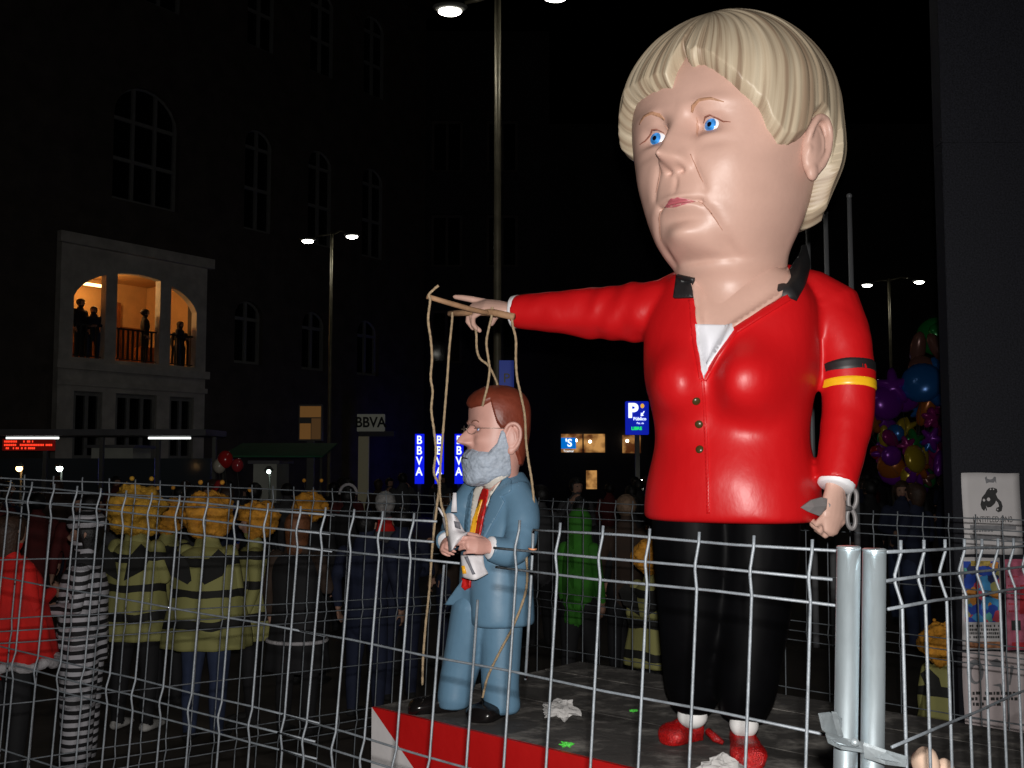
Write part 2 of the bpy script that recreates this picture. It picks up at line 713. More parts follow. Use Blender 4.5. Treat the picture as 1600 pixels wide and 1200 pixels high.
# ------------------------------------------------------------------ bank and far blocks
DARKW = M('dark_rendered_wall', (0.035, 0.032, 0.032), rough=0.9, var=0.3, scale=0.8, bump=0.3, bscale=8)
bank = empty('bank_building', (at(560, 720, 43).x, 43, 0))
tag(bank, 'dark bank building behind the blue column signs', 'building')
xr = at(860, 720, 43).x - bank.location.x
bw = [(x, x + 1.3, z, z + 2.2) for z in (6.0, 10.0, 14.0) for x in (0.6, 2.9, 5.2)]
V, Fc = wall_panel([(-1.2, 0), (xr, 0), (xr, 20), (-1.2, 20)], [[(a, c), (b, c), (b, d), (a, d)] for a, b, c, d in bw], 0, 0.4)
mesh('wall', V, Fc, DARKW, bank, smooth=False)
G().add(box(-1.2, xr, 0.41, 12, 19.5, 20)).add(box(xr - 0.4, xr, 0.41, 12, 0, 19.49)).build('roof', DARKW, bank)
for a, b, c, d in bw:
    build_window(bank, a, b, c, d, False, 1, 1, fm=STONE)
DOORP = M('pale_lit_door_frame', (0.36, 0.33, 0.22), rough=0.7, emis=(0.5, 0.45, 0.28), estr=0.05)
# far lit shops
shop = empty('shop_building', (at(860, 720, 46).x, 46, 0))
tag(shop, 'far dark building with warm lit shop windows', 'building')
sx0 = shop.location.x


def sx_(u, Y=46):
    return at(u, 720, Y).x - sx0


sh = [[(sx_(876), z_at(707, 46)), (sx_(947), z_at(707, 46)), (sx_(947), z_at(678, 46)), (sx_(876), z_at(678, 46))], [(sx_(972), z_at(708, 46)), (sx_(1003), z_at(708, 46)), (sx_(1003), z_at(680, 46)), (sx_(972), z_at(680, 46))],
      [(sx_(915), z_at(764, 46)), (sx_(934), z_at(764, 46)), (sx_(934), z_at(735, 46)), (sx_(915), z_at(735, 46))]]
V, Fc = wall_panel([(-0.6, 0), (18, 0), (18, 17), (-0.6, 17)], sh, 0, 0.3)
mesh('wall', V, Fc, DARKW, shop, smooth=False)
for q, (h, nm) in enumerate(zip(sh, ('shop_window', 'shop_window', 'lit_doorway'))):
    m = bpy.data.materials.new('lit_window_glow_%d' % q)
    m.use_nodes = True
    nt = m.node_tree
    b = nt.nodes['Principled BSDF']
    tc = nt.nodes.new('ShaderNodeTexCoord'); nz = nt.nodes.new('ShaderNodeTexNoise'); rp = nt.nodes.new('ShaderNodeValToRGB')
    nz.inputs['Scale'].default_value = 1.9; nz.inputs['Detail'].default_value = 3
    nt.links.new(tc.outputs['Object'], nz.inputs['Vector']); nt.links.new(nz.outputs['Fac'], rp.inputs[0])
    rp.color_ramp.elements[0].position = 0.38; rp.color_ramp.elements[0].color = (0.12, 0.03, 0.006, 1)
    rp.color_ramp.elements[1].position = 0.62; rp.color_ramp.elements[1].color = (1.0, 0.50, 0.15, 1)
    nt.links.new(rp.outputs[0], b.inputs['Emission Color']); b.inputs['Emission Strength'].default_value = 0.5
    b.inputs['Base Color'].default_value = (0.1, 0.05, 0.02, 1)
    x0, x1 = h[0][0], h[1][0]; z0, z1 = h[0][1], h[2][1]
    w = G().add(box(x0, x1, 0.22, 0.26, z0, z1)).build(nm, m, shop)
    g = G()
    k = max(1, int((x1 - x0) / 0.7))
    for i in range(k + 1):
        x = x0 + (x1 - x0) * i / k
        g.add(box(max(x0, x - 0.03), min(x1, x + 0.03), 0.12, 0.2, z0, z1))
    g.build('frame', RAIL, w)
BULB = M('warm_bulb', (1, 0.8, 0.6), emis=(1.0, 0.75, 0.5), estr=8.0)
for (u, v) in ((900, 688), (922, 690), (980, 689)):
    p = at(u, v, 45.9)
    mesh('bulb', *ball((p.x - sx0, -0.12, p.z), 0.07, 10, 8), BULB, shop)

# ------------------------------------------------------------------ granite pillar with posters
GRAN = M('dark_granite', (0.0095, 0.010, 0.014), rough=0.6, var=0.5, scale=120, bump=0.08, bscale=90, detail=3, spec=0.25)
PY = 5.2
pil0 = Vector((at(1487, 720, PY).x, PY, 0))
pillar = empty('granite_pillar', pil0)
tag(pillar, 'dark speckled granite pillar covered with posters at the right edge', 'pillar')
G().add(box(0, 1.2, 0, 0.11, 0, 3.60)).build('shaft', GRAN, pillar, bevel=0.003)
G().add(box(0, 1.2, 0.001, 0.11, 3.601, 7.5)).build('upper_shaft', GRAN, pillar, bevel=0.001)
PAPW = M('grey_white_poster_paper', (0.50, 0.48, 0.48), rough=0.7, var=0.06, scale=5)
PAPP = M('pinkish_poster_paper', (0.50, 0.43, 0.43), rough=0.7, var=0.08, scale=5)
INK = M('black_print', (0.025, 0.025, 0.025), rough=0.7, var=0.3, scale=40)
INKG = M('grey_print', (0.17, 0.17, 0.18), rough=0.7, var=0.2, scale=40)
PINKP = M('pink_poster_print', (0.42, 0.10, 0.16), rough=0.6, var=0.45, scale=16)
REDP = M('red_poster_print', (0.40, 0.02, 0.03), rough=0.6, var=0.3, scale=16)


def poster(label, u0, u1, v0, v1, mat, bow=0.004):
    a, b = at(u0, v0, PY), at(u1, v1, PY)
    W, H = b.x - a.x, a.z - b.z
    root = empty('poster', (a.x, PY - 0.003, b.z))
    tag(root, label, 'poster', 'posters on the granite pillar')
    nx, nz_ = 8, 10
    P, T = [], []
    for j in range(nz_ + 1):
        for i in range(nx + 1):
            s, t = i / nx, j / nz_
            P.append(Vector((W * s + 0.003 * math.sin(5 * t + u0), -bow * (0.4 + 0.6 * math.sin(math.pi * s) * math.sin(math.pi * t)), H * t + 0.002 * math.sin(6 * s))))
    for j in range(nz_):
        for i in range(nx):
            T.append((j * (nx + 1) + i, j * (nx + 1) + i + 1, (j + 1) * (nx + 1) + i + 1, (j + 1) * (nx + 1) + i))
    V, Fc = slab(P, T, [Vector((0, -1, 0))] * len(P), 0.001)
    recalc(mesh('sheet', V, Fc, mat, root).data)
    return root, W, H


def ink(root, name, pts, W, H, mat, y=-0.006):
    """flat printed shape; pts in fractions of the sheet (x right, y up)"""
    V2, T = tri_poly([(p[0] * W, p[1] * H) for p in pts])
    V, Fc = slab([Vector((a, y, b)) for a, b in V2], T, [Vector((0, -1, 0))] * len(V2), 0.0006)
    recalc(mesh(name, V, Fc, mat, root, smooth=False).data)


def dashes(root, W, H, x0, x1, y, h, mat, seed, name='text_line', y3=-0.006):
    r = random.Random(seed)
    g = G()
    x = x0
    while x < x1:
        w = r.uniform(0.02, 0.05)
        if r.random() > 0.15:
            g.add(box(x * W, min(x1, x + w) * W, y3, y3 + 0.0006, (y + h * r.uniform(0, .1)) * H, (y + h * r.uniform(.85, 1)) * H))
        x += w + 0.014
    g.build(name, mat, root)


R_, W, H = poster('grey poster with a dark hunched emblem above the words UNTITLED.ONB', 1502, 1597, 739, 866, PAPW)
ink(R_, 'logo', [(.39, .94), (.42, .96), (.43, .93), (.47, .92), (.52, .925), (.55, .955), (.58, .95), (.585, .87), (.56, .90), (.54, .88), (.46, .885), (.41, .87)], W, H, INKG)
ink(R_, 'emblem', [(.30, .61), (.33, .70), (.38, .74), (.42, .79), (.46, .815), (.52, .82), (.59, .805), (.60, .77), (.57, .74), (.60, .69), (.66, .645), (.68, .59), (.66, .53), (.60, .515), (.56, .54), (.575, .57), (.62, .585), (.60, .635), (.57, .66), (.55, .625), (.48, .58), (.42, .575), (.395, .60), (.41, .545), (.395, .53), (.385, .565), (.36, .53), (.32, .56)], W, H, INK)
for (x, y, r) in ((.36, .665, .022), (.44, .675, .03), (.48, .80, .012), (.53, .80, .012), (.59, .55, .012)):
    ink(R_, 'emblem_highlight', [(x + r * math.cos(k), y + r * .8 * math.sin(k)) for k in (0, .8, 1.6, 2.4, 3.2, 4, 4.8, 5.5)], W, H, PAPW, -0.0075)
text('lettering', 'UNTITLED.ONB', H * 0.105, INK, R_, (W * 0.50, -0.006, H * 0.425), (math.pi / 2, 0, 0), 0.0004, sx=0.66)
ink(R_, 'grey_bar', [(.11, .36), (.90, .35), (.90, .30), (.11, .31)], W, H, INKG)
ink(R_, 'grey_bar', [(.10, .23), (.16, .25), (.95, .22), (.98, .17), (.80, .16), (.6, .19), (.3, .17), (.12, .19)], W, H, INKG)
dashes(R_, W, H, .11, .6, .06, .03, INK, 3)
dashes(R_, W, H, .11, .5, .275, .02, INKG, 4)

m = bpy.data.materials.new('colourful_comic_print'); m.use_nodes = True
nt = m.node_tree; b = nt.nodes['Principled BSDF']; b.inputs['Roughness'].default_value = 0.5
tc = nt.nodes.new('ShaderNodeTexCoord'); vo = nt.nodes.new('ShaderNodeTexVoronoi'); vo.inputs['Scale'].default_value = 26
rp = nt.nodes.new('ShaderNodeValToRGB'); sp = nt.nodes.new('ShaderNodeSeparateColor')
nz = nt.nodes.new('ShaderNodeTexNoise'); nz.inputs['Scale'].default_value = 30
ad = nt.nodes.new('ShaderNodeVectorMath'); ad.operation = 'MULTIPLY_ADD'; ad.inputs[1].default_value = (0.03, 0.03, 0.03)
nt.links.new(tc.outputs['Object'], nz.inputs['Vector']); nt.links.new(nz.outputs['Color'], ad.inputs[0]); nt.links.new(tc.outputs['Object'], ad.inputs[2])
nt.links.new(ad.outputs[0], vo.inputs['Vector']); nt.links.new(vo.outputs['Color'], sp.inputs[0]); nt.links.new(sp.outputs[0], rp.inputs[0])
rp.color_ramp.interpolation = 'CONSTANT'
e = rp.color_ramp.elements
e[0].position = 0; e[0].color = (0.02, 0.06, 0.35, 1)
e[1].position = 0.22; e[1].color = (0.05, 0.25, 0.50, 1)
for p_, c_ in ((0.40, (0.02, 0.03, 0.10)), (0.52, (0.45, 0.05, 0.08)), (0.64, (0.10, 0.35, 0.32)), (0.74, (0.55, 0.22, 0.04)), (0.84, (0.30, 0.28, 0.10)), (0.92, (0.55, 0.38, 0.32))):
    q = e.new(p_); q.color = (*c_, 1)
nt.links.new(rp.outputs[0], b.inputs['Base Color'])
COMIC = m
R_, W, H = poster('small poster with a crowded blue and orange cartoon print', 1500, 1566, 871, 1015, PAPW)
ink(R_, 'cartoon_print', [(.06, .30), (.96, .30), (.96, .96), (.06, .96)], W, H, COMIC)
ink(R_, 'banner', [(.25, .91), (.75, .91), (.75, .965), (.25, .965)], W, H, M('ochre_banner_print', (0.34, 0.24, 0.05), rough=0.6, var=0.5, scale=60), -0.0075)
for k, y in enumerate((.245, .205, .165, .125)):
    dashes(R_, W, H, .12, .92, y, .028, INK, 10 + k)
ink(R_, 'colour_bar', [(.06, .02), (.96, .02), (.96, .09), (.06, .09)], W, H, M('brown_bar_print', (0.30, 0.13, 0.06), rough=0.6, var=0.5, scale=50))
R_, W, H = poster('pink poster with dark red blocks beside the cartoon poster', 1569, 1640, 874, 1016, PINKP)
ink(R_, 'dark_block', [(.10, .22), (.32, .22), (.32, .33), (.10, .33)], W, H, INK)
ink(R_, 'dark_block', [(.30, .40), (.60, .40), (.60, .72), (.34, .72)], W, H, REDP)
ink(R_, 'dark_block', [(.10, .02), (.45, .02), (.45, .09), (.10, .09)], W, H, REDP)
for k, y in enumerate((.80, .70, .60, .50, .42)):
    dashes(R_, W, H, .05, .30, y, .02, REDP, 20 + k)
R_, W, H = poster('pinkish white poster with a pale sketch of a face under the other posters', 1503, 1640, 1018, 1148, PAPP)
for (cx_, cy_, rx_, ry_) in ((.14, .76, .10, .15), (.15, .74, .055, .10)):
    ink(R_, 'sketch_line', [(cx_ + rx_ * math.cos(2 * math.pi * k / 18), cy_ + ry_ * math.sin(2 * math.pi * k / 18)) for k in range(18)], W, H, INKG if rx_ > .09 else PAPP, -0.006 if rx_ > .09 else -0.0075)
ink(R_, 'sketch_line', [(.30, .88), (.40, .92), (.48, .86), (.47, .82), (.36, .83)], W, H, INKG)
ink(R_, 'sketch_line', [(.33, .60), (.44, .62), (.47, .52), (.44, .50), (.42, .58)], W, H, INKG)
ink(R_, 'sketch_line', [(.56, .84), (.60, .83), (.55, .60), (.53, .60)], W, H, INKG)
for k, (y, x1) in enumerate(((.48, .62), (.415, .66), (.35, .58))):
    dashes(R_, W, H, .05 + .05 * (k == 2), x1, y, .042, INK, 30 + k)
ink(R_, 'crease_shade', [(.0, .20), (.22, .175), (.5, .14), (.8, .11), (.8, .125), (.5, .155), (.22, .19), (.0, .215)], W, H, INKG)  # fold only drawn: its shade is put in as flat grey ink
# ------------------------------------------------------------------ effigy heads
def spl(tab, col, x):
    """smooth interpolation of one column of a table"""
    d = np.array(cr([(t[0], t[col]) for t in tab], 12))
    o = np.argsort(d[:, 0])
    return np.interp(x, d[o, 0], d[o, 1])


def head_grid(tab, nz, na, n_exp=2.25, front=1.0):
    """tab rows: z, half width, front depth, back depth, y shift of the axis"""
    z0, z1 = tab[0][0], tab[-1][0]
    t = np.linspace(0, 1, nz)
    z = z0 + (z1 - z0) * (t - 0.035 * np.sin(2 * np.pi * t))
    a = np.linspace(-np.pi, np.pi, na, endpoint=False)
    a = a - 0.35 * front * np.sin(a)          # denser towards the face
    Z, A = np.meshgrid(z, a, indexing='ij')
    wx = np.maximum(spl(tab, 1, Z), 0.004); yf = np.maximum(spl(tab, 2, Z), 0.004); yb = np.maximum(spl(tab, 3, Z), 0.004); ys = spl(tab, 4, Z)
    s, c = np.sin(A), np.cos(A)
    k = (np.abs(s) ** n_exp + np.abs(c) ** n_exp) ** (-1.0 / n_exp)
    X = wx * s * k
    Y = np.where(c > 0, -yf * c * k, -yb * c * k) + ys
    return A, X, Y, Z


def grid_faces(nz, na, keep=None, cap=True):
    Fc = []
    for i in range(nz - 1):
        for k in range(na):
            k2 = (k + 1) % na
            if keep is None or keep[i, k] or keep[i, k2] or keep[i + 1, k] or keep[i + 1, k2]:
                Fc.append((i * na + k, i * na + k2, (i + 1) * na + k2, (i + 1) * na + k))
    if cap and keep is None:
        Fc.append(tuple(range(na - 1, -1, -1)))
        Fc.append(tuple((nz - 1) * na + k for k in range(na)))
    return Fc


def gs(X, Z, x, z, sx, sz, up=None):
    """gaussian bump; up: different falloff above"""
    s = sz if up is None else np.where(Z > z, up, sz)
    return np.exp(-((X - x) / sx) ** 2 - ((Z - z) / s) ** 2)


def seg_dist(X, Z, pts):
    """distance to a polyline and the signed side (positive = +x side)"""
    D = np.full(X.shape, 1e9)
    S = np.zeros(X.shape)
    for (ax, az), (bx, bz) in zip(pts[:-1], pts[1:]):
        dx, dz = bx - ax, bz - az
        t = np.clip(((X - ax) * dx + (Z - az) * dz) / (dx * dx + dz * dz), 0, 1)
        px, pz = ax + t * dx, az + t * dz
        d = np.hypot(X - px, Z - pz)
        side = (X - px) * (-dz) + (Z - pz) * dx
        m = d < D
        D = np.where(m, d, D); S = np.where(m, np.sign(side), S)
    return D, S


def make_ear(r, mat, parent, name='ear'):
    """ear in its own frame: x outwards from the head, y to the back, z up; height 2r"""
    g = []
    g.append(ball((0.16 * r, 0.05 * r, 0.05 * r), (0.26 * r, 0.57 * r, 0.95 * r), 20, 14))
    hel = [(0.22, -0.40, 0.10), (0.34, -0.42, 0.45), (0.42, -0.20, 0.86), (0.44, 0.22, 0.96), (0.44, 0.52, 0.66), (0.42, 0.56, 0.15), (0.36, 0.42, -0.32), (0.30, 0.16, -0.66)]
    g.append(tube([np.array(p) * r for p in cr(hel, 6)], 0.125 * r, 10, dome=3))
    ant = [(0.30, 0.02, 0.62), (0.36, 0.22, 0.35), (0.36, 0.26, 0.0), (0.32, 0.10, -0.30)]
    g.append(tube([np.array(p) * r for p in cr(ant, 5)], 0.10 * r, 8, dome=3))
    g.append(ball((0.24 * r, -0.02 * r, -0.72 * r), (0.17 * r, 0.27 * r, 0.30 * r), 14, 10))
    g.append(ball((0.26 * r, -0.36 * r, -0.12 * r), (0.12 * r, 0.12 * r, 0.20 * r), 12, 8))
    me = remeshed(g, 0.055 * r, 3, name=name)
    return obj_from(me, name, mat, parent)


# ================================================================== giant woman effigy
SKIN = M('painted_skin', (0.52, 0.325, 0.262), rough=0.45, var=0.06, scale=5.0, bump=0.06, bscale=60, spec=0.4)
BIG = Vector((0.685, 3.50, 1.063))            # where she stands on the platform
FACE_YAW = math.radians(-43)
giant = empty('woman_effigy', BIG)
tag(giant, 'giant big-headed woman effigy in red jacket holding up puppet strings', 'effigy')
HEAD_C = Vector((0.055, 0.0, 1.985))           # eye level, from the foot of the effigy


def head_xf(yaw, centre):
    return Matrix.Translation(centre) @ Matrix.Rotation(yaw, 4, 'Z')


TAB_W = [(-0.62, 0.195, 0.245, 0.17, 0.05), (-0.54, 0.165, 0.208, 0.15, 0.04), (-0.485, 0.158, 0.198, 0.14, 0.03), (-0.445, 0.166, 0.208, 0.135, 0.02),
         (-0.41, 0.180, 0.222, 0.135, 0.01), (-0.36, 0.200, 0.262, 0.13, 0.0), (-0.26, 0.246, 0.306, 0.165, 0.0), (-0.14, 0.278, 0.325, 0.225, 0.0), (0.0, 0.310, 0.326, 0.315, 0.0),
         (0.12, 0.312, 0.326, 0.335, 0.0), (0.21, 0.290, 0.302, 0.315, 0.0), (0.30, 0.232, 0.24, 0.255, 0.0), (0.37, 0.15, 0.152, 0.165, 0.0), (0.413, 0.05, 0.05, 0.055, 0.0), (0.420, 0.006, 0.006, 0.006, 0.0)]
NZ, NA = 230, 340
A_, X_, Y_, Z_ = head_grid(TAB_W, NZ, NA)
fr = np.clip((-(Y_ - 0.0)) / 0.16, 0, 1)
fr = fr * fr * (3 - 2 * fr)
AX = np.abs(X_)
dd = np.zeros_like(X_)
# nose: bridge, tip, wings
dd += 0.030 * gs(X_, Z_, 0, -0.035, 0.028, 0.055)
dd += 0.058 * gs(X_, Z_, 0, -0.098, 0.034, 0.028, 0.062)
dd += 0.040 * gs(X_, Z_, 0, -0.103, 0.022, 0.020, 0.028)
dd += 0.023 * gs(AX, Z_, 0.039, -0.112, 0.018, 0.020, 0.028)
dd -= 0.016 * gs(AX, Z_, 0.022, -0.136, 0.012, 0.009)
# brow, sockets, lids, bags
dd -= 0.030 * gs(AX, Z_, 0.060, 0.006, 0.026, 0.045)
dd -= 0.032 * gs(AX, Z_, 0.104, 0.000, 0.046, 0.036)
dd += 0.012 * gs(AX, Z_, 0.110, 0.068, 0.070, 0.022)
dd += 0.009 * gs(AX, Z_, 0.106, 0.034, 0.044, 0.012)
dd += 0.008 * gs(AX, Z_, 0.108, -0.036, 0.042, 0.012)
dd -= 0.004 * gs(AX, Z_, 0.12, -0.066, 0.05, 0.014)
# cheeks, jowls, chin
dd += 0.010 * gs(AX, Z_, 0.165, -0.125, 0.075, 0.065)
dd += 0.007 * gs(AX, Z_, 0.175, -0.335, 0.055, 0.05)
dd += 0.044 * gs(X_, Z_, 0, -0.338, 0.066, 0.038)
dd -= 0.014 * gs(AX, Z_, 0.112, -0.372, 0.022, 0.030)
dd -= 0.009 * gs(X_, Z_, 0, -0.286, 0.075, 0.018)
dd -= 0.016 * gs(X_, Z_, 0, -0.402, 0.12, 0.016)
dd += 0.006 * gs(X_, Z_, 0, -0.432, 0.12, 0.02)
dd -= 0.008 * gs(AX, Z_, 0.115, -0.385, 0.03, 0.03)
# mouth mound, lips, line between, philtrum
dd += 0.020 * gs(X_, Z_, 0, -0.225, 0.09, 0.050)
dd += 0.008 * gs(X_, Z_, 0, -0.222, 0.050, 0.010)
dd += 0.010 * gs(X_, Z_, 0, -0.249, 0.046, 0.011)
dm, _ = seg_dist(X_, Z_, [(-0.075, -0.242), (-0.035, -0.235), (0.0, -0.237), (0.035, -0.235), (0.075, -0.242)])
dd -= 0.013 * np.exp(-(dm / 0.0065) ** 2)
dd -= 0.006 * gs(X_, Z_, 0, -0.178, 0.010, 0.026)
dd -= 0.006 * gs(AX, Z_, 0.078, -0.244, 0.014, 0.012)
# folds from nose to mouth and from mouth to jaw
d1, s1 = seg_dist(AX, Z_, [(0.056, -0.092), (0.068, -0.132), (0.086, -0.180), (0.092, -0.210)])
w1 = np.clip((-Z_ - 0.08) / 0.03, 0, 1) * np.clip((Z_ + 0.235) / 0.03, 0, 1)
dd -= 0.005 * np.exp(-(d1 / 0.011) ** 2) * w1
dd += 0.003 * np.exp(-((d1 - 0.030) / 0.024) ** 2) * np.clip(s1, 0, 1) * w1
d2, s2 = seg_dist(AX, Z_, [(0.080, -0.246), (0.098, -0.275), (0.112, -0.312), (0.118, -0.335)])
w2 = np.clip((-Z_ - 0.225) / 0.03, 0, 1) * np.clip((Z_ + 0.355) / 0.04, 0, 1)
dd -= 0.003 * np.exp(-(d2 / 0.011) ** 2) * w2
dd += 0.004 * np.exp(-((d2 - 0.028) / 0.022) ** 2) * np.clip(s2, 0, 1) * w2
dd *= fr
X2 = X_ + 0.25 * dd * X_ / 0.33
Y2 = Y_ - dd
HX = head_xf(FACE_YAW, HEAD_C)
vv = np.stack([X2.ravel(), Y2.ravel(), Z_.ravel()], 1)
me_head = [HX @ Vector(p) for p in vv]
head = mesh('head', me_head, grid_faces(NZ, NA), SKIN, giant)
head['label'] = 'big painted face and neck'
bv_head = bvh_of([head])


def on_head(x, z):
    """point and normal on the front of the head, head frame"""
    o = BIG + HX @ Vector((x, -0.9, z))
    d = (HX.to_3x3() @ Vector((0, 1, 0)))
    h, n, i, t = bv_head.ray_cast(o, d)
    return h, n


# eyes
WHITE = M('eye_white', (0.78, 0.80, 0.86), rough=0.12, coat=0.5)
IRIS = M('blue_iris', (0.05, 0.27, 0.72), rough=0.12, var=0.45, scale=60, coat=0.5)
PUPIL = M('black_pupil', (0.004, 0.004, 0.01), rough=0.08)


def eye(parent, c, r, gaze, mats, iris=0.56, pup=0.24):
    """eyeball with iris and pupil caps; c in parent frame"""
    e = empty('eye', c, parent=parent)
    z = Vector(gaze).normalized()
    rot = z.to_track_quat('Z', 'Y').to_matrix()
    b = mesh('eyeball', *ball((0, 0, 0), r, 28, 20, rot), mats[0], e)
    for nm, ang, rr, mm in (('iris', iris, 1.012, mats[1]), ('pupil', pup, 1.024, mats[2])):
        V = [rot @ Vector((0, 0, r * rr))]
        Fc = []
        n = 28
        for i in range(1, 6):
            a = ang * i / 5
            k = r * (rr if i < 5 else 0.99)
            for q in range(n):
                V.append(rot @ Vector((k * math.sin(a) * math.cos(2 * math.pi * q / n), k * math.sin(a) * math.sin(2 * math.pi * q / n), k * math.cos(a))))
        for q in range(n):
            Fc.append((0, 1 + q, 1 + (q + 1) % n))
        for i in range(4):
            for q in range(n):
                Fc.append((1 + i * n + q, 1 + (i + 1) * n + q, 1 + (i + 1) * n + (q + 1) % n, 1 + i * n + (q + 1) % n))
        mesh(nm, V, Fc, mm, e)
    return e


GAZE = HX.to_3x3() @ Vector((-0.03, -1, 0.05))
for sx in (-1, 1):
    h, n = on_head(sx * 0.104, -0.002)
    c = h - BIG + (HX.to_3x3() @ Vector((0, 0.0255, 0)))
    eye(giant, c, 0.039, GAZE, (WHITE, IRIS, PUPIL), 0.62, 0.24)

# painted lips, brows, lash lines
LIP = M('painted_lips', (0.42, 0.105, 0.125), rough=0.45, var=0.08, scale=30)
BROW = M('painted_brow', (0.40, 0.21, 0.125), rough=0.6, var=0.2, scale=40)
LASH = M('painted_lash_line', (0.24, 0.09, 0.06), rough=0.5, var=0.2, scale=40)
FOLD = M('painted_fold_line', (0.36, 0.185, 0.13), rough=0.55, var=0.15, scale=30)
LID = M('painted_eye_shadow', (0.46, 0.25, 0.175), rough=0.5, var=0.1, scale=30)


def paint(name, pts, mat, off=0.0016, step=0.006):
    """patch of paint on the face; outline in the head frame (x, z)"""
    pl = densify(pts, step)
    V2, T = tri_poly(pl, step=step)
    P, N = [], []
    for (x, z) in V2:
        h, n = on_head(x, z)
        if n.dot(HX.to_3x3() @ Vector((0, -1, 0))) < 0:
            n = -n
        P.append(h + n * off - BIG); N.append(n)
    V, Fc = slab(P, T, N, 0.004)
    o = mesh(name, V, Fc, mat, giant)
    recalc(o.data)
    return o


for sx in (-1, 1):
    br = [(0.052, 0.044), (0.062, 0.058), (0.090, 0.071), (0.125, 0.070), (0.160, 0.056)]
    paint('eyebrow', strip_poly([(sx * x, z) for x, z in br], [0.006, 0.011, 0.010, 0.008, 0.003]), BROW)
    la = [(0.074, 0.012), (0.090, 0.024), (0.110, 0.026), (0.130, 0.013), (0.148, 0.000), (0.172, -0.006)]
    paint('lash_line', strip_poly([(sx * x, z) for x, z in la], [0.002, 0.004, 0.004, 0.005, 0.005, 0.002]), LASH)
    paint('fold_line', strip_poly([(sx * x, z) for x, z in ((0.057, -0.094), (0.067, -0.130), (0.080, -0.166), (0.089, -0.186))], [0.0015, 0.0035, 0.004, 0.0015]), FOLD, 0.0012)
    paint('fold_line', strip_poly([(sx * x, z) for x, z in ((0.064, -0.241), (0.080, -0.248), (0.094, -0.270), (0.108, -0.305), (0.116, -0.330))], [0.0015, 0.003, 0.004, 0.004, 0.0015]), FOLD, 0.0012)
    paint('fold_line', strip_poly([(sx * x, z) for x, z in ((0.060, 0.030), (0.054, 0.010), (0.056, -0.014), (0.066, -0.034))], [0.002, 0.005, 0.005, 0.002]), LID, 0.0012)
paint('upper_lip', [(-0.060, -0.240), (-0.032, -0.230), (-0.012, -0.2245), (0.0, -0.227), (0.012, -0.2245), (0.032, -0.230), (0.060, -0.240), (0.032, -0.2385), (0, -0.2395), (-0.032, -0.2385)], LIP, 0.001)
paint('lower_lip', [(-0.058, -0.2415), (0.0, -0.2405), (0.058, -0.2415), (0.032, -0.249), (0.0, -0.253), (-0.032, -0.249)], LIP, 0.001)

for sx in (1, -1):
    e = make_ear(0.106, SKIN, giant)
    rot = Matrix.Rotation(FACE_YAW, 4, 'Z')
    loc = HX @ Vector((sx * 0.290, -0.018, -0.062))
    mir = Matrix.Diagonal((sx, 0.82, 1, 1)) @ Matrix.Rotation(math.radians(-6), 4, 'Z') @ Matrix.Rotation(math.radians(-10), 4, 'X')
    e.data.transform(mir)
    if sx < 0:
        e.data.flip_normals()
    e.matrix_basis = Matrix.Translation(loc) @ rot

# ---------------------------------------------------------------- blond bob
def hair_mat(name, light, dark, pale):
    m = bpy.data.materials.new(name)
    m.use_nodes = True
    nt = m.node_tree; n = nt.nodes
    b = n['Principled BSDF']
    b.inputs['Roughness'].default_value = 0.5
    at_ = n.new('ShaderNodeAttribute'); at_.attribute_name = 'strand'
    nz = n.new('ShaderNodeTexNoise'); nz.inputs['Scale'].default_value = 1.0; nz.inputs['Detail'].default_value = 4
    nt.links.new(at_.outputs['Vector'], nz.inputs['Vector'])
    rp = n.new('ShaderNodeValToRGB')
    e = rp.color_ramp.elements
    e[0].position = 0.36; e[0].color = (*dark, 1)
    e[1].position = 0.66; e[1].color = (*pale, 1)
    k = e.new(0.48); k.color = (*light, 1)
    nt.links.new(nz.outputs['Fac'], rp.inputs[0])
    nt.links.new(rp.outputs[0], b.inputs['Base Color'])
    return m


HAIR = hair_mat('painted_blond_hair', (0.43, 0.345, 0.24), (0.28, 0.20, 0.135), (0.55, 0.465, 0.34))
# lower edge of the hair round the head: angle from the face (deg, + towards the ear seen in the picture) -> height
HL = [(-180, -0.28), (-140, -0.26), (-118, -0.20), (-106, 0.00), (-94, 0.04), (-84, 0.02), (-72, -0.01), (-62, 0.0), (-53, 0.06), (-42, 0.115), (-31, 0.135), (-20, 0.138), (-7, 0.142), (-2, 0.132), (0, 0.185), (4, 0.238), (8, 0.20),
      (11, 0.185), (17, 0.190), (28, 0.138), (38, 0.075), (46, 0.033), (51, -0.030), (58, -0.068), (66, -0.070), (73, -0.050), (78, 0.017), (84, 0.04), (92, 0.03), (98, -0.02), (103, -0.12), (110, -0.24), (124, -0.28), (180, -0.28)]
nz2, na2 = 250, 520
TAB_H = [(-0.37, 0.17, 0.25, 0.13, 0.02), (-0.29, 0.235, 0.33, 0.19, 0.01)] + [t for t in TAB_W if t[0] > -0.25]
A2, XH, YH, ZH = head_grid(TAB_H, nz2, na2, front=0.5)
deg = np.degrees(np.arctan2(XH, -YH))
zb = np.interp(deg, [t[0] for t in HL], [t[1] for t in HL])
cx, cy, czz = 0.02, -0.13, 0.40                       # crown point the locks fall from
phi = np.arctan2(XH - cx, -(YH - cy))
dist = np.sqrt((XH - cx) ** 2 + (YH - cy) ** 2 + ((ZH - czz) * 0.8) ** 2)
sw = phi + 0.30 * np.sin(phi * 1.0 + 0.5) * dist + 0.5 * np.where(phi > 0, 1, -0.4) * dist * np.exp(-((phi - 0.6) / 1.0) ** 2)
rel = np.zeros_like(XH)
tone = np.zeros_like(XH)
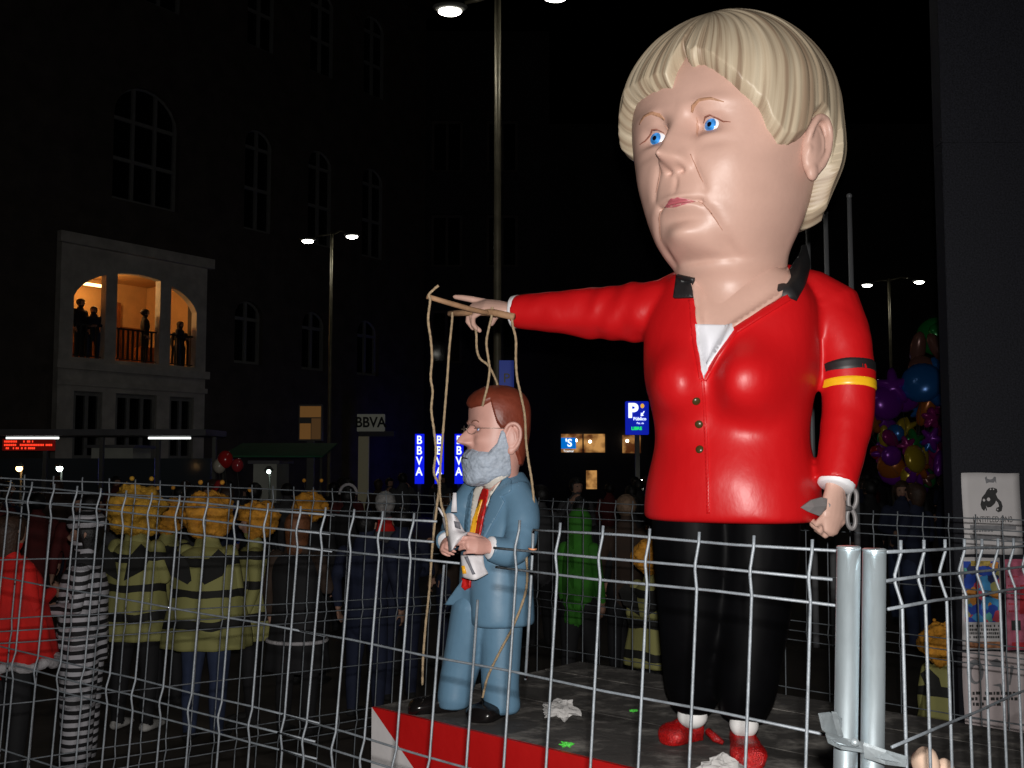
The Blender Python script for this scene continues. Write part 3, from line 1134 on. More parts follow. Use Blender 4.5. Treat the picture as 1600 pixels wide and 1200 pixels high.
for i in range(nz2):
    for k in range(na2):
        s = float(sw[i, k]); q = float(dist[i, k])
        e = math.cos(s); f2 = math.sin(s)
        n1 = noise.noise((e * 4.5, f2 * 4.5, q * 1.6))
        n2 = noise.noise((e * 11.0, f2 * 11.0, q * 2.0 + 5))
        n3 = noise.noise((e * 34.0, f2 * 34.0, q * 4.0 + 9))
        rel[i, k] = 0.35 + min(1.0, q / 0.16) * (1.15 * abs(n1) + 0.55 * abs(n2) + 0.06 * n3 - 0.35)
zb = zb + 0.012 * (rel - 0.3) * np.where(np.abs(deg) < 80, 1, 0.2)
cov = np.clip((ZH - zb) / 0.03, 0, 1)
cov = cov ** 0.5
th = 0.040 + 0.012 * np.clip((ZH - 0.1) / 0.3, 0, 1) + 0.006 * np.clip((-deg - 20) / 60, 0, 1) * (np.abs(deg) < 110) + 0.030 * np.exp(-((ZH + 0.10) / 0.12) ** 2) * (np.abs(deg) > 104)
off = -0.012 + cov * (th + 0.012) + cov * 0.015 * (rel - 0.35)
nrm = np.sqrt((XH / 0.33) ** 2 + (YH / 0.34) ** 2 + (np.clip(ZH, 0, 1) / 0.45 * 0.8) ** 2) + 1e-6
ox = XH / 0.33 / nrm; oy = YH / 0.34 / nrm; oz = np.clip(ZH, 0, 1) / 0.45 * 0.8 / nrm
XX = XH + ox * off; YY = YH + oy * off; ZZ = ZH + oz * off
keep = (ZH - zb) > -0.004
pts = np.stack([XX.ravel(), YY.ravel(), ZZ.ravel()], 1)
Fh = grid_faces(nz2, na2, keep, False)
Fh.append(tuple((nz2 - 1) * na2 + k for k in range(na2)))
used = sorted({i for f in Fh for i in f})
ix = {o: i for i, o in enumerate(used)}
hv = [HX @ Vector(pts[i]) for i in used]
hair = mesh('hair', hv, [tuple(ix[i] for i in f) for f in Fh], HAIR, giant)
hair['label'] = 'blond sculpted bob with parted fringe'
atr = hair.data.attributes.new('strand', 'FLOAT_VECTOR', 'POINT')
sr, dr = sw.ravel(), dist.ravel()
atr.data.foreach_set('vector', np.array([(math.cos(sr[i]) * 14, math.sin(sr[i]) * 14, dr[i] * 2.6) for i in used], dtype=np.float32).ravel())
# ------------------------------------------------------------------ giant woman: clothes, arms, hands
RED = M('red_jacket_paint', (0.47, 0.006, 0.008), rough=0.40, var=0.06, scale=3.0, bump=0.30, bscale=13.0, spec=0.32, stretch=(1.0, 1.0, 0.6))
BLACKP = M('black_collar_paint', (0.012, 0.011, 0.012), rough=0.5, var=0.3, scale=8)
TROU = M('black_trouser_paint', (0.0018, 0.0018, 0.0022), spec=0.05, rough=0.5, var=0.3, scale=4, bump=0.15, bscale=6)
SHIRT = M('white_shirt_paint', (0.62, 0.62, 0.66), rough=0.5, var=0.04, scale=10)
CUFF = M('white_cuff_paint', (0.72, 0.72, 0.74), rough=0.5, var=0.04, scale=20)
YEL = M('yellow_band_paint', (0.78, 0.42, 0.01), rough=0.35, var=0.08, scale=20)
BUT = M('olive_button', (0.05, 0.035, 0.01), rough=0.3)


def torso(tab, yaw, centre, bumps, nz=90, na=120, n_exp=2.4):
    A, X, Y, Z = head_grid([(z, a, f, b, s) for z, a, f, b, s in tab], nz, na, n_exp, 0.0)
    f = np.clip(-Y / 0.08, 0, 1)
    for (x, z, sx, sz, am) in bumps:
        Y = Y - am * (np.exp(-(((X - x) / sx) ** 2 + ((Z - z) / np.where(Z > z, sz * 1.25, sz)) ** 2) ** 1.5) if am > 0.05 else gs(X, Z, x, z, sx, sz)) * f
    T = Matrix.Translation(centre) @ Matrix.Rotation(yaw, 4, 'Z')
    P = [T @ Vector(p) for p in np.stack([X.ravel(), Y.ravel(), Z.ravel()], 1)]
    return P, grid_faces(nz, na), T


def vdepth(p, poly):
    """how far inside a pixel outline a point is seen (0 outside), in pixels"""
    q = proj(p)
    if not inpoly(q, poly):
        return 0.0
    d = 1e9
    for a, b in zip(poly, poly[1:] + poly[:1]):
        ax, ay, bx, by = a[0], a[1], b[0], b[1]
        t = max(0, min(1, ((q[0] - ax) * (bx - ax) + (q[1] - ay) * (by - ay)) / max(1e-6, (bx - ax) ** 2 + (by - ay) ** 2)))
        d = min(d, math.hypot(q[0] - ax - t * (bx - ax), q[1] - ay - t * (by - ay)))
    return d


def hand_parts(wrist, along, back, s, curls, thumb=(0.5, 0.3), spread=0.06, side=1, thumb_out=0.55):
    """closed shapes of a hand. along: wrist to knuckles, back: back of the hand, side: +1 thumb on the (along x back) side"""
    y = Vector(along).normalized()
    z = Vector(back); z = (z - y * z.dot(y)).normalized()
    x = y.cross(z) * side
    w = Vector(wrist)

    def L(a, b, c):
        return w + x * (a * s) + y * (b * s) + z * (c * s)
    g = [tube([L(0, -0.12, 0), L(0, 0.05, 0), L(0.01, 0.22, 0.0), L(0.0, 0.40, 0.01), L(0, 0.50, 0.0)], [0.13 * s, 0.14 * s, 0.20 * s, 0.215 * s, 0.17 * s], 16, ref=x, flat=[0.10 * s, 0.095 * s, 0.105 * s, 0.10 * s, 0.07 * s], dome=2)]
    lens = [0.47, 0.53, 0.49, 0.38]
    for i in range(4):
        bx = (0.155 - 0.103 * i)
        p = L(bx, 0.46 - 0.02 * abs(i - 1), 0.02)
        fan = (1.5 - i) * spread
        d = (y + x * fan).normalized()
        pts = [L(bx * 0.9, 0.32, 0.01), p]
        ang = 0.0
        for j, fr_ in enumerate((0.45, 0.31, 0.24)):
            ang += curls[i][j]
            dv = d * math.cos(ang) - z * math.sin(ang)
            p = p + dv * (lens[i] * fr_ * s)
            pts.append(p)
        r = [0.056 * s, 0.058 * s, 0.052 * s, 0.046 * s, 0.036 * s]
        if i == 3:
            r = [q * 0.86 for q in r]
        g.append(tube(pts, r, 10, dome=3))
    p = L(0.15, 0.14, -0.02)
    dv = (x * thumb_out + y * 0.75 - z * thumb[0]).normalized()
    pts = [L(0.08, 0.05, 0), p]
    p = p + dv * (0.22 * s); pts.append(p)
    dv = (dv - z * thumb[1] - x * 0.3 * thumb[1]).normalized()
    p = p + dv * (0.20 * s); pts.append(p)
    g.append(tube(pts, [0.08 * s, 0.082 * s, 0.062 * s, 0.046 * s], 10, dome=3))
    return g


BODY_YAW = math.radians(-27)
TC = BIG + Vector((0.045, 0.0, 0.0))
TTAB = [(0.742, 0.270, 0.222, 0.21, 0), (0.76, 0.288, 0.240, 0.225, 0), (0.86, 0.280, 0.232, 0.215, 0), (1.0, 0.252, 0.200, 0.19, 0), (1.12, 0.262, 0.212, 0.20, 0), (1.22, 0.285, 0.222, 0.20, 0), (1.35, 0.288, 0.212, 0.20, 0.0),
        (1.45, 0.280, 0.188, 0.19, 0.01), (1.53, 0.240, 0.162, 0.175, 0.02), (1.58, 0.185, 0.145, 0.16, 0.03), (1.615, 0.12, 0.11, 0.13, 0.04)]
Vt, Ft, TM = torso(TTAB, BODY_YAW, TC, [(-0.125, 1.172, 0.105, 0.095, 0.080), (0.125, 1.172, 0.112, 0.098, 0.092), (0, 1.19, 0.05, 0.12, -0.015), (0.0, 0.93, 0.16, 0.12, 0.02)])
VNECK = [(1086, 400), (1083, 470), (1088, 535), (1097, 592), (1120, 552), (1146, 514), (1186, 490), (1226, 464), (1246, 430), (1250, 400)]
for i, p in enumerate(Vt):
    d = vdepth(p, VNECK)
    if d > 0 and p.y < TC.y:
        Vt[i] = p + (TC + Vector((0, 0, p.z - TC.z)) - p).normalized() * 0.034 * sstep(0, 5, d)
# sleeves
armR = [at(1105, 470, 3.56), at(1060, 482, 3.58), at(1000, 487, 3.62), at(930, 489, 3.68), at(860, 488, 3.73), at(804, 487, 3.78)]
radR = [0.115, 0.112, 0.104, 0.090, 0.072, 0.060]
armL = [at(1284, 486, 3.50), at(1307, 522, 3.47), at(1322, 570, 3.43), at(1325, 640, 3.40), at(1316, 700, 3.36), at(1306, 756, 3.32)]
radL = [0.100, 0.104, 0.090, 0.084, 0.074, 0.064]


def sleeve(pts, rad, seed, wr=0.006, n=10, seg=36):
    c = cr([(*p, r) for p, r in zip(pts, rad)], n)
    V, Fc = tube([p[:3] for p in c], [p[3] for p in c], seg, ref=(0, 0, 1), cap=True)
    out = []
    ns = len(c)
    for i, v in enumerate(V):
        k = i // seg
        cc = Vector(c[k][:3])
        d = v - cc
        t = k / (ns - 1)
        w = wr * (noise.noise((v.x * 13 + seed, v.y * 13, v.z * 9)) + 0.28 * math.sin(31 * t + 9 * noise.noise((t * 4, seed, 0)) + 3 * d.z / max(1e-6, d.length))) * math.sin(math.pi * min(1, t * 1.02))
        out.append(cc + d * (1 + w / max(1e-6, d.length)))
    return out, Fc


me = remeshed([(Vt, Ft), sleeve(armR, radR, 1, 0.011), sleeve(armL, radL, 5, 0.004), tube([at(1225, 448, 3.56), at(1262, 464, 3.53), at(1298, 486, 3.50), at(1312, 525, 3.47)], [0.080, 0.096, 0.106, 0.10], 20, dome=3), tube([at(1240, 520, 3.5), at(1290, 505, 3.49)], [0.13, 0.10], 20, dome=3), tube([at(1100, 440, 3.58), at(1066, 470, 3.585), at(1040, 484, 3.59)], [0.08, 0.105, 0.105], 20, dome=3)], 0.0085, 5, name='jacket')
me.transform(Matrix.Translation(-BIG))
jacket = obj_from(me, 'jacket', RED, giant)
bv_j = bvh_of([jacket])
bv_jh = bvh_of([jacket, head])
drape('chest', bv_j, [(1078, 425), (1084, 470), (1088, 514), (1148, 514), (1186, 490), (1222, 464), (1236, 436), (1228, 415), (1180, 420), (1110, 420)], SKIN, giant, off=0.017, thick=0.022)
drape('shirt', bv_j, [(1085, 508), (1148, 510), (1148, 518), (1122, 556), (1099, 592), (1094, 580), (1087, 535)], SHIRT, giant, off=0.019, thick=0.024)
c1 = drape('collar', bv_jh, [(1060, 428), (1086, 434), (1085, 466), (1054, 467)], BLACKP, giant, off=0.016, thick=0.02, step=5)


def hit(bv, u, v, d, lift):
    h, n, i_, t = bv.ray_cast(EYE, ray(u, v))
    return (h if h is not None and abs(h.y - d) < 0.2 else at(u, v, d)) - ray(u, v) * lift


inn = [hit(bv_jh, 1214, 444, 3.33, 0.02), hit(bv_head, 1230, 424, 3.42, 0.012), hit(bv_head, 1241, 408, 3.48, 0.010), at(1250, 394, 3.58), at(1252, 384, 3.70)]
out_ = [hit(bv_j, 1246, 467, 3.36, 0.014), hit(bv_j, 1258, 446, 3.42, 0.014), hit(bv_j, 1265, 424, 3.50, 0.014), at(1266, 408, 3.58), at(1262, 392, 3.70)]
mid_ = [hit(bv_j, 1210, 463, 3.34, 0.020)]
ci, co = cr(inn, 6), cr(out_, 6)
P = []
nc = 7
for a_, b_ in zip(ci, co):
    for k in range(nc):
        t = k / (nc - 1)
        q = Vector(a_) * (1 - t) + Vector(b_) * t
        P.append(q + Vector((0, -0.018 * math.sin(math.pi * t), 0.010 * math.sin(math.pi * t))))
nr = len(ci)
T = [(i * nc + k, (i + 1) * nc + k, (i + 1) * nc + k + 1, i * nc + k + 1) for i in range(nr - 1) for k in range(nc - 1)]
P.append(mid_[0])
ap = len(P) - 1
T += [(ap, k, k + 1) for k in range(nc - 1)]
V_, F_ = slab([p - BIG for p in P], T, [Vector((0, -0.8, 0.6))] * len(P), 0.016)
c2 = mesh('collar', V_, F_, BLACKP, giant)
recalc(c2.data)
# edge of the overlapping front, seams, pocket lines
drape('front_edge', bv_j, strip_poly([(1098, 594), (1101, 640), (1104, 700), (1106, 760), (1107, 802)], 5), RED, giant, off=0.005, thick=0.010, step=3)
drape('lapel_edge', bv_j, strip_poly([(1081, 470), (1086, 535), (1096, 592)], 8), RED, giant, off=0.012, thick=0.028, step=3)
drape('lapel_edge', bv_j, strip_poly([(1232, 466), (1188, 493), (1149, 518), (1123, 555), (1100, 594)], 9), RED, giant, off=0.012, thick=0.028, step=3)
for (u, v) in ((1088, 627), (1092, 663), (1093, 702)):
    h, n, i, d = bv_j.ray_cast(EYE, ray(u, v))
    q = n.to_track_quat('Z', 'Y').to_matrix()
    mesh('button', *ball(h - BIG, (0.0135, 0.0135, 0.007), 16, 8, q), BUT, giant)
# striped arm band, two painted rings on the sleeve
c = cr([(*p, r) for p, r in zip(armL, radL)], 10)


def band(name, mat, t0, t1, extra, tilt=0.0):
    g = []
    for k in range(7):
        t = t0 + (t1 - t0) * k / 6
        i = int(t); f2 = t - i
        a, b = np.array(c[i]), np.array(c[min(i + 1, len(c) - 1)])
        g.append(a * (1 - f2) + b * f2)
    V, Fc = tube([p[:3] for p in g], [p[3] + (extra if 0 < k < 6 else extra - 0.004) for k, p in enumerate(g)], 40, cap=False)
    o = mesh(name, [Vector(v) - BIG for v in V], Fc, mat, giant)
    recalc(o.data)
    return o


band('arm_band', BLACKP, 20.2, 22.9, 0.0025)['label'] = 'black stripe of the arm band'
band('arm_band', YEL, 23.9, 26.0, 0.0025)['label'] = 'yellow stripe of the arm band'


def cuff(p0, p1, r0, r1, name='cuff'):
    a, b = Vector(p0), Vector(p1)
    V, Fc = tube([a, a.lerp(b, 0.15), a.lerp(b, 0.5), a.lerp(b, 0.85), b], [r0 * 0.92, r0, (r0 + r1) / 2, r1, r1 * 0.90], 32)
    o = mesh(name, [v - BIG for v in V], Fc, CUFF, giant)
    recalc(o.data)
    return o


cuff(at(812, 487, 3.775), at(799, 487.5, 3.785), 0.061, 0.058)
cuff(at(1308, 748, 3.325), at(1305, 762, 3.315), 0.060, 0.056)

# hand on the puppet cross: first finger stretched, the others round the stick
w = at(800, 484, 3.785)
al = at(757, 481, 3.80) - w
hp = hand_parts(w, al, (0.05, -0.55, 0.85), 0.245, [(-0.12, 0.05, 0.05), (0.55, 0.9, 0.7), (0.75, 1.0, 0.7), (0.65, 0.9, 0.6)], thumb=(0.9, 0.5), side=1, thumb_out=0.35)
me = remeshed(hp, 0.0042, 3, name='hand'); me.transform(Matrix.Translation(-BIG))
obj_from(me, 'hand', SKIN, giant)['label'] = 'hand reaching out with the first finger stretched'
# fist with the scissors
w = at(1304, 758, 3.315)
al = at(1301, 800, 3.30) - w
hp = hand_parts(w, al, (0.55, -0.80, 0.1), 0.245, [(0.75, 1.35, 0.9), (0.75, 1.35, 0.9), (0.8, 1.35, 0.9), (0.85, 1.3, 0.9)], thumb=(0.75, 0.9), side=-1, thumb_out=0.4, spread=0.02)
me = remeshed(hp, 0.0042, 3, name='hand'); me.transform(Matrix.Translation(-BIG))
obj_from(me, 'hand', SKIN, giant)['label'] = 'fist closed on the scissors'

# legs and shoes
PZ = BIG.z


def legs_mesh(paths, voxel=0.012):
    gs_ = []
    for pts, rad in paths:
        c_ = cr([(*p, r) for p, r in zip(pts, rad)], 6)
        gs_.append(tube([p[:3] for p in c_], [p[3] for p in c_], 22, dome=2))
    return remeshed(gs_, voxel, 4, name='trousers')


def g3(u, d, z):
    """point at picture column u, distance d, height z above the platform"""
    p = at(u, 720, d)
    return Vector((p.x, d, PZ + z))


me = legs_mesh([([g3(1085, 3.50, 0.80), g3(1085, 3.50, 0.62), g3(1082, 3.50, 0.40), g3(1080, 3.53, 0.26), g3(1079, 3.545, 0.185)], [0.145, 0.138, 0.116, 0.104, 0.094]),
                ([g3(1180, 3.46, 0.80), g3(1178, 3.46, 0.62), g3(1170, 3.44, 0.40), g3(1162, 3.43, 0.26), g3(1158, 3.425, 0.185)], [0.145, 0.138, 0.116, 0.104, 0.094])])
me.transform(Matrix.Translation(-BIG))
obj_from(me, 'trousers', TROU, giant)
SHOE = M('red_glitter_shoe', (0.40, 0.006, 0.006), rough=0.22, var=0.4, scale=160, bump=0.7, bscale=220, coat=0.4)
SOCK = M('white_sock_paint', (0.66, 0.65, 0.64), rough=0.6, var=0.05, scale=20)


def shoe(parent, org, heel, toe, wid, ht, mat, base):
    """round-toed shoe lying on z = base"""
    h = Vector(heel); t = Vector(toe)
    d = (t - h); L = d.length; d.normalize()
    sd = Vector((-d.y, d.x, 0))
    R = []
    prof = [(0.0, 0.35, 0.55), (0.06, 0.62, 0.80), (0.22, 0.72, 0.92), (0.42, 0.76, 0.82), (0.62, 0.92, 0.66), (0.80, 1.0, 0.62), (0.92, 0.86, 0.52), (0.98, 0.55, 0.36), (1.0, 0.2, 0.15)]
    prof = cr(prof, 4)
    n = 22
    for (s_, w_, hh) in prof:
        c_ = h + d * (L * s_)
        ring = []
        for k in range(n):
            a = 2 * math.pi * k / n
            cz = math.sin(a)
            zz = ht * hh * (0.5 + 0.5 * cz) if cz > -0.5 else ht * hh * 0.25 * (1 + cz) * 0.5
            ring.append(Vector((c_.x, c_.y, base)) + sd * (wid / 2 * w_ * math.cos(a) * (1.0 if cz < 0.3 else 1.0)) + Vector((0, 0, zz)))
        R.append([p - org for p in ring])
    o = mesh('shoe', *rings(R), mat, parent)
    recalc(o.data)
    return o


shoe(giant, BIG, g3(1088, 3.62, 0), g3(1032, 3.555, 0), 0.115, 0.105, SHOE, PZ + 0.002)
shoe(giant, BIG, g3(1150, 3.50, 0), g3(1166, 3.27, 0), 0.115, 0.11, SHOE, PZ + 0.002)
strap = tube([p - BIG for p in (g3(1100, 3.56, 0.045), g3(1112, 3.53, 0.028), g3(1124, 3.52, 0.016))], [0.012, 0.014, 0.007], 8)
mesh('shoe_strap', *strap, SHOE, giant)
mesh('sock', *ball(g3(1077, 3.54, 0.098) - BIG, (0.050, 0.050, 0.040), 18, 12), SOCK, giant)
mesh('sock', *ball(g3(1156, 3.40, 0.105) - BIG, (0.046, 0.046, 0.042), 18, 12), SOCK, giant)

# ---------------------------------------------------------------- scissors held in the fist
SCIS = M('painted_grey_scissors', (0.16, 0.15, 0.15), rough=0.45, var=0.15, scale=12)
sc0 = at(1290, 795, 3.25)
scissors = empty('scissors', sc0)
tag(scissors, 'grey pointed scissors held low in the effigy\'s fist', 'scissors')
D0 = 3.255
bl = [at(1251, 793, D0), at(1268, 781, D0), at(1284, 777, D0 + 0.01), at(1293, 779, D0 + 0.02), at(1291, 800, D0 + 0.02), at(1280, 806, D0 + 0.01), at(1264, 800, D0)]
V2 = [Vector(p) for p in bl]
mid = [at(1251, 793, D0), at(1272, 792, D0 - 0.016), at(1292, 790, D0 - 0.004)]
Vb = [mid[0], V2[1], V2[2], V2[3], mid[2], V2[4], V2[5], V2[6], mid[1]]
back = [v + Vector((0.0, 0.014, 0)) for v in Vb]
n = len(Vb)
Fb = [(0, 8, 1), (1, 8, 2), (2, 8, 4, 3), (0, 7, 8), (7, 6, 8), (6, 5, 4, 8)]
Fb = Fb + [tuple(i + n for i in reversed(f)) for f in Fb]
loop = [0, 1, 2, 3, 4, 5, 6, 7]
Fb += [(loop[i], loop[(i + 1) % 8], loop[(i + 1) % 8] + n, loop[i] + n) for i in range(8)]
o = mesh('blade', [v - sc0 for v in Vb + back], Fb, SCIS, scissors, smooth=False); recalc(o.data)


def ring_loop(cu, cv, ru, rv, d, tilt=0.0):
    pts = []
    for k in range(25):
        a = 2 * math.pi * k / 24
        du, dv_ = ru * math.cos(a), rv * math.sin(a)
        pts.append(at(cu + du * math.cos(tilt) - dv_ * math.sin(tilt), cv + du * math.sin(tilt) + dv_ * math.cos(tilt), d) - sc0)
    return tube(pts, 0.0075, 10, cap=False)


o = mesh('finger_ring', *ring_loop(1332, 780, 6.5, 15, 3.33, 0.10), SCIS, scissors)
o = mesh('finger_ring', *ring_loop(1330, 811, 6.5, 15, 3.33, -0.10), SCIS, scissors)
mesh('shank', *tube([at(1292, 790, 3.275) - sc0, at(1312, 793, 3.31) - sc0, at(1329, 795, 3.33) - sc0], [0.011, 0.009, 0.009], 10), SCIS, scissors)
# ------------------------------------------------------------------ small man effigy in a blue suit
SM = g3(742, 3.95, 0.0)
man = empty('man_effigy', SM)
tag(man, 'small bearded man effigy in blue suit hanging on puppet strings', 'effigy')
SUIT = M('blue_suit_paint', (0.098, 0.188, 0.275), rough=0.42, var=0.09, scale=6, bump=0.2, bscale=14, spec=0.35)
SKIN2 = M('painted_skin_rosy', (0.53, 0.285, 0.235), rough=0.5, var=0.12, scale=9, bump=0.05, bscale=60)
NOSE2 = M('painted_nose_pink', (0.52, 0.235, 0.20), rough=0.5, var=0.08, scale=9)
HAIR2 = M('red_brown_hair_paint', (0.16, 0.030, 0.014), rough=0.5, var=0.18, scale=14, bump=0.2, bscale=50)
BEARD = M('grey_beard_paint', (0.32, 0.37, 0.44), rough=0.6, var=0.22, scale=26, bump=0.5, bscale=60)
MYAW = math.radians(-66)
HC2 = at(777, 672, 3.95) - SM
HX2 = head_xf(MYAW, HC2)
TAB_M = [(-0.30, 0.068, 0.066, 0.07, 0.03), (-0.24, 0.066, 0.066, 0.068, 0.028), (-0.21, 0.070, 0.074, 0.068, 0.02), (-0.185, 0.078, 0.090, 0.07, 0.01), (-0.15, 0.090, 0.110, 0.076, 0.0), (-0.10, 0.100, 0.113, 0.088, 0.0),
         (-0.03, 0.107, 0.108, 0.103, 0.0), (0.03, 0.110, 0.106, 0.110, 0.0), (0.08, 0.108, 0.105, 0.110, 0.0), (0.115, 0.095, 0.096, 0.098, 0.0), (0.140, 0.070, 0.070, 0.074, 0.0), (0.155, 0.035, 0.035, 0.037, 0.0), (0.158, 0.004, 0.004, 0.004, 0.0)]
NZm, NAm = 150, 220
A_, X_, Y_, Z_ = head_grid(TAB_M, NZm, NAm)
fr = np.clip(-Y_ / 0.05, 0, 1); fr = fr * fr * (3 - 2 * fr)
AX = np.abs(X_)
dd = 0.016 * gs(X_, Z_, 0, -0.012, 0.012, 0.022)
dd += 0.052 * gs(X_, Z_, 0, -0.046, 0.017, 0.013, 0.030)
dd += 0.016 * gs(AX, Z_, 0.020, -0.050, 0.010, 0.011)
dd -= 0.012 * gs(AX, Z_, 0.036, 0.002, 0.018, 0.013)
dd += 0.007 * gs(AX, Z_, 0.036, 0.026, 0.024, 0.008)
dd += 0.005 * gs(AX, Z_, 0.037, 0.012, 0.017, 0.005)
dd += 0.004 * gs(AX, Z_, 0.037, -0.014, 0.016, 0.006)
dd += 0.010 * gs(AX, Z_, 0.058, -0.040, 0.024, 0.020)
dd *= fr
hv = np.stack([(X_ + 0.2 * dd * X_ / 0.1).ravel(), (Y_ - dd).ravel(), Z_.ravel()], 1)
mh = mesh('head', [HX2 @ Vector(p) for p in hv], grid_faces(NZm, NAm), SKIN2, man)
bv_m = bvh_of([mh])


def on_mhead(x, z):
    o = SM + HX2 @ Vector((x, -0.6, z))
    return bv_m.ray_cast(o, HX2.to_3x3() @ Vector((0, 1, 0)))[:2]


for sx in (-1, 1):
    h, n = on_mhead(sx * 0.036, 0.001)
    eye(man, h - SM + HX2.to_3x3() @ Vector((0, 0.0070, 0)), 0.0115, HX2.to_3x3() @ Vector((0.05, -1, 0.0)), (WHITE, IRIS, PUPIL), 0.55, 0.25)
    e = make_ear(0.058, SKIN2, man)
    e.data.transform(Matrix.Diagonal((sx, 1, 1, 1)) @ Matrix.Rotation(math.radians(-22), 4, 'Z'))
    if sx < 0:
        e.data.flip_normals()
    e.matrix_basis = Matrix.Translation(HX2 @ Vector((sx * 0.102, 0.012, -0.035))) @ Matrix.Rotation(MYAW, 4, 'Z')


def shell(name, tab, hl, th, mat, sign, org, hx, kx, bump, seedv, ramp=0.012, nz=130, na=260):
    """layer of hair over a head; hl: angle -> border height, sign +1 covers above, -1 below"""
    A, X, Y, Z = head_grid(tab, nz, na, front=0.4)
    dg = np.degrees(np.arctan2(X, -Y))
    b = np.interp(dg, [t[0] for t in hl], [t[1] for t in hl])
    nz_ = np.array([[noise.noise((X[i, k] * 45 + seedv, Y[i, k] * 45, Z[i, k] * 38)) + 0.6 * noise.noise((X[i, k] * 110 + seedv, Y[i, k] * 110, Z[i, k] * 100)) for k in range(na)] for i in range(nz)])
    c_ = np.clip((Z - b) * sign / ramp, 0, 1) ** 0.5
    thk = th(dg, Z) if callable(th) else th
    o_ = -0.004 + c_ * (thk + 0.004 + bump * nz_)
    n_ = np.sqrt((X / kx) ** 2 + (Y / kx) ** 2 + (Z / (kx * 1.5)) ** 2) + 1e-6
    XX, YY, ZZ = X + X / kx / n_ * o_, Y + Y / kx / n_ * o_, Z + Z / (kx * 1.5) / n_ * o_ * 0.8
    kp = (Z - b) * sign > -0.002
    Fc = grid_faces(nz, na, kp, False)
    if sign > 0:
        Fc.append(tuple((nz - 1) * na + k for k in range(na)))
    P = np.stack([XX.ravel(), YY.ravel(), ZZ.ravel()], 1)
    us = sorted({i for f in Fc for i in f}); ix_ = {o: i for i, o in enumerate(us)}
    return mesh(name, [hx @ Vector(P[i]) for i in us], [tuple(ix_[i] for i in f) for f in Fc], mat, man)


HLm = [(-180, -0.13), (-125, -0.11), (-105, -0.04), (-92, 0.02), (-78, 0.02), (-66, 0.04), (-56, 0.098), (-40, 0.088), (0, 0.078), (40, 0.086), (54, 0.100), (60, 0.06), (66, 0.022), (74, 0.000), (80, 0.0), (90, 0.01), (100, -0.03), (108, -0.09), (125, -0.13), (180, -0.14)]
o = shell('hair', TAB_M[2:], HLm, 0.014, HAIR2, 1, SM, HX2, 0.107, 0.0008, 3)
BL = [(-180, -0.30), (-110, -0.30), (-90, -0.06), (-82, -0.005), (-74, -0.005), (-66, -0.05), (-50, -0.082), (-30, -0.080), (-12, -0.070), (0, -0.072), (12, -0.070), (30, -0.080), (50, -0.082), (66, -0.05), (74, -0.005), (80, 0.0), (90, -0.06), (104, -0.2), (118, -0.30), (180, -0.30)]
TAB_B = [(-0.190, 0.02, 0.03, 0.02, -0.06), (-0.182, 0.055, 0.070, 0.03, -0.035), (-0.168, 0.078, 0.096, 0.06, -0.015)] + [t for t in TAB_M if -0.16 < t[0] < 0.09]
o = shell('beard', TAB_B, BL, lambda dg, Z: 0.012 + 0.016 * np.exp(-((np.abs(dg)) / 45.0) ** 2) * np.clip((-Z - 0.06) / 0.04, 0, 1), BEARD, -1, SM, HX2, 0.107, 0.0036, 11)
o['label'] = 'curly grey beard'
bv_mb = bvh_of([mh, o])
DARK = M('dark_mouth_line', (0.035, 0.03, 0.035), rough=0.7)
hx3 = HX2.to_3x3()
ml = []
for k in range(9):
    x = -0.034 + 0.068 * k / 8
    o_ = SM + HX2 @ Vector((x, -0.6, -0.104 - 0.10 * abs(x)))
    h = bv_mb.ray_cast(o_, hx3 @ Vector((0, 1, 0)))[0]
    ml.append(h - SM)
mesh('mouth_line', *tube(ml, [0.001] + [0.0028] * 7 + [0.001], 8), DARK, man)
for sx in (-1, 1):
    pts = []
    for (x, z) in ((0.016, 0.024), (0.026, 0.031), (0.044, 0.033), (0.058, 0.026)):
        h, n = on_mhead(sx * x, z)
        pts.append(h - SM + hx3 @ Vector((0, -0.0005, 0)))
    mesh('eyebrow', *tube(cr(pts, 4), 0.0022, 6), M('brown_brow_paint', (0.17, 0.07, 0.04), rough=0.7), man)
# wire spectacles
WIRE = M('thin_spectacle_wire', (0.30, 0.24, 0.20), rough=0.35, metal=0.7)
spec = empty('spectacles', (0, 0, 0), parent=man)
for sx in (-1, 1):
    V, Fc = tube([HX2 @ Vector((sx * 0.038 + 0.024 * math.cos(a), -0.128 + 0.018 * abs(math.cos(a) * 0.5 + sx * 0.5), 0.000 + 0.017 * math.sin(a))) for a in [2 * math.pi * k / 28 for k in range(29)]], 0.0011, 6, cap=False)
    mesh('rim', V, Fc, WIRE, spec)
    V, Fc = tube([HX2 @ Vector(p) for p in ((sx * 0.062, -0.118, 0.004), (sx * 0.100, -0.095, 0.004), (sx * 0.118, -0.03, 0.003), (sx * 0.114, 0.02, 0.0))], 0.0011, 6)
    mesh('temple', V, Fc, WIRE, spec)
mesh('bridge', *tube([HX2 @ Vector(p) for p in ((-0.014, -0.128, 0.003), (0, -0.136, 0.006), (0.014, -0.128, 0.003))], 0.0011, 6), WIRE, spec)

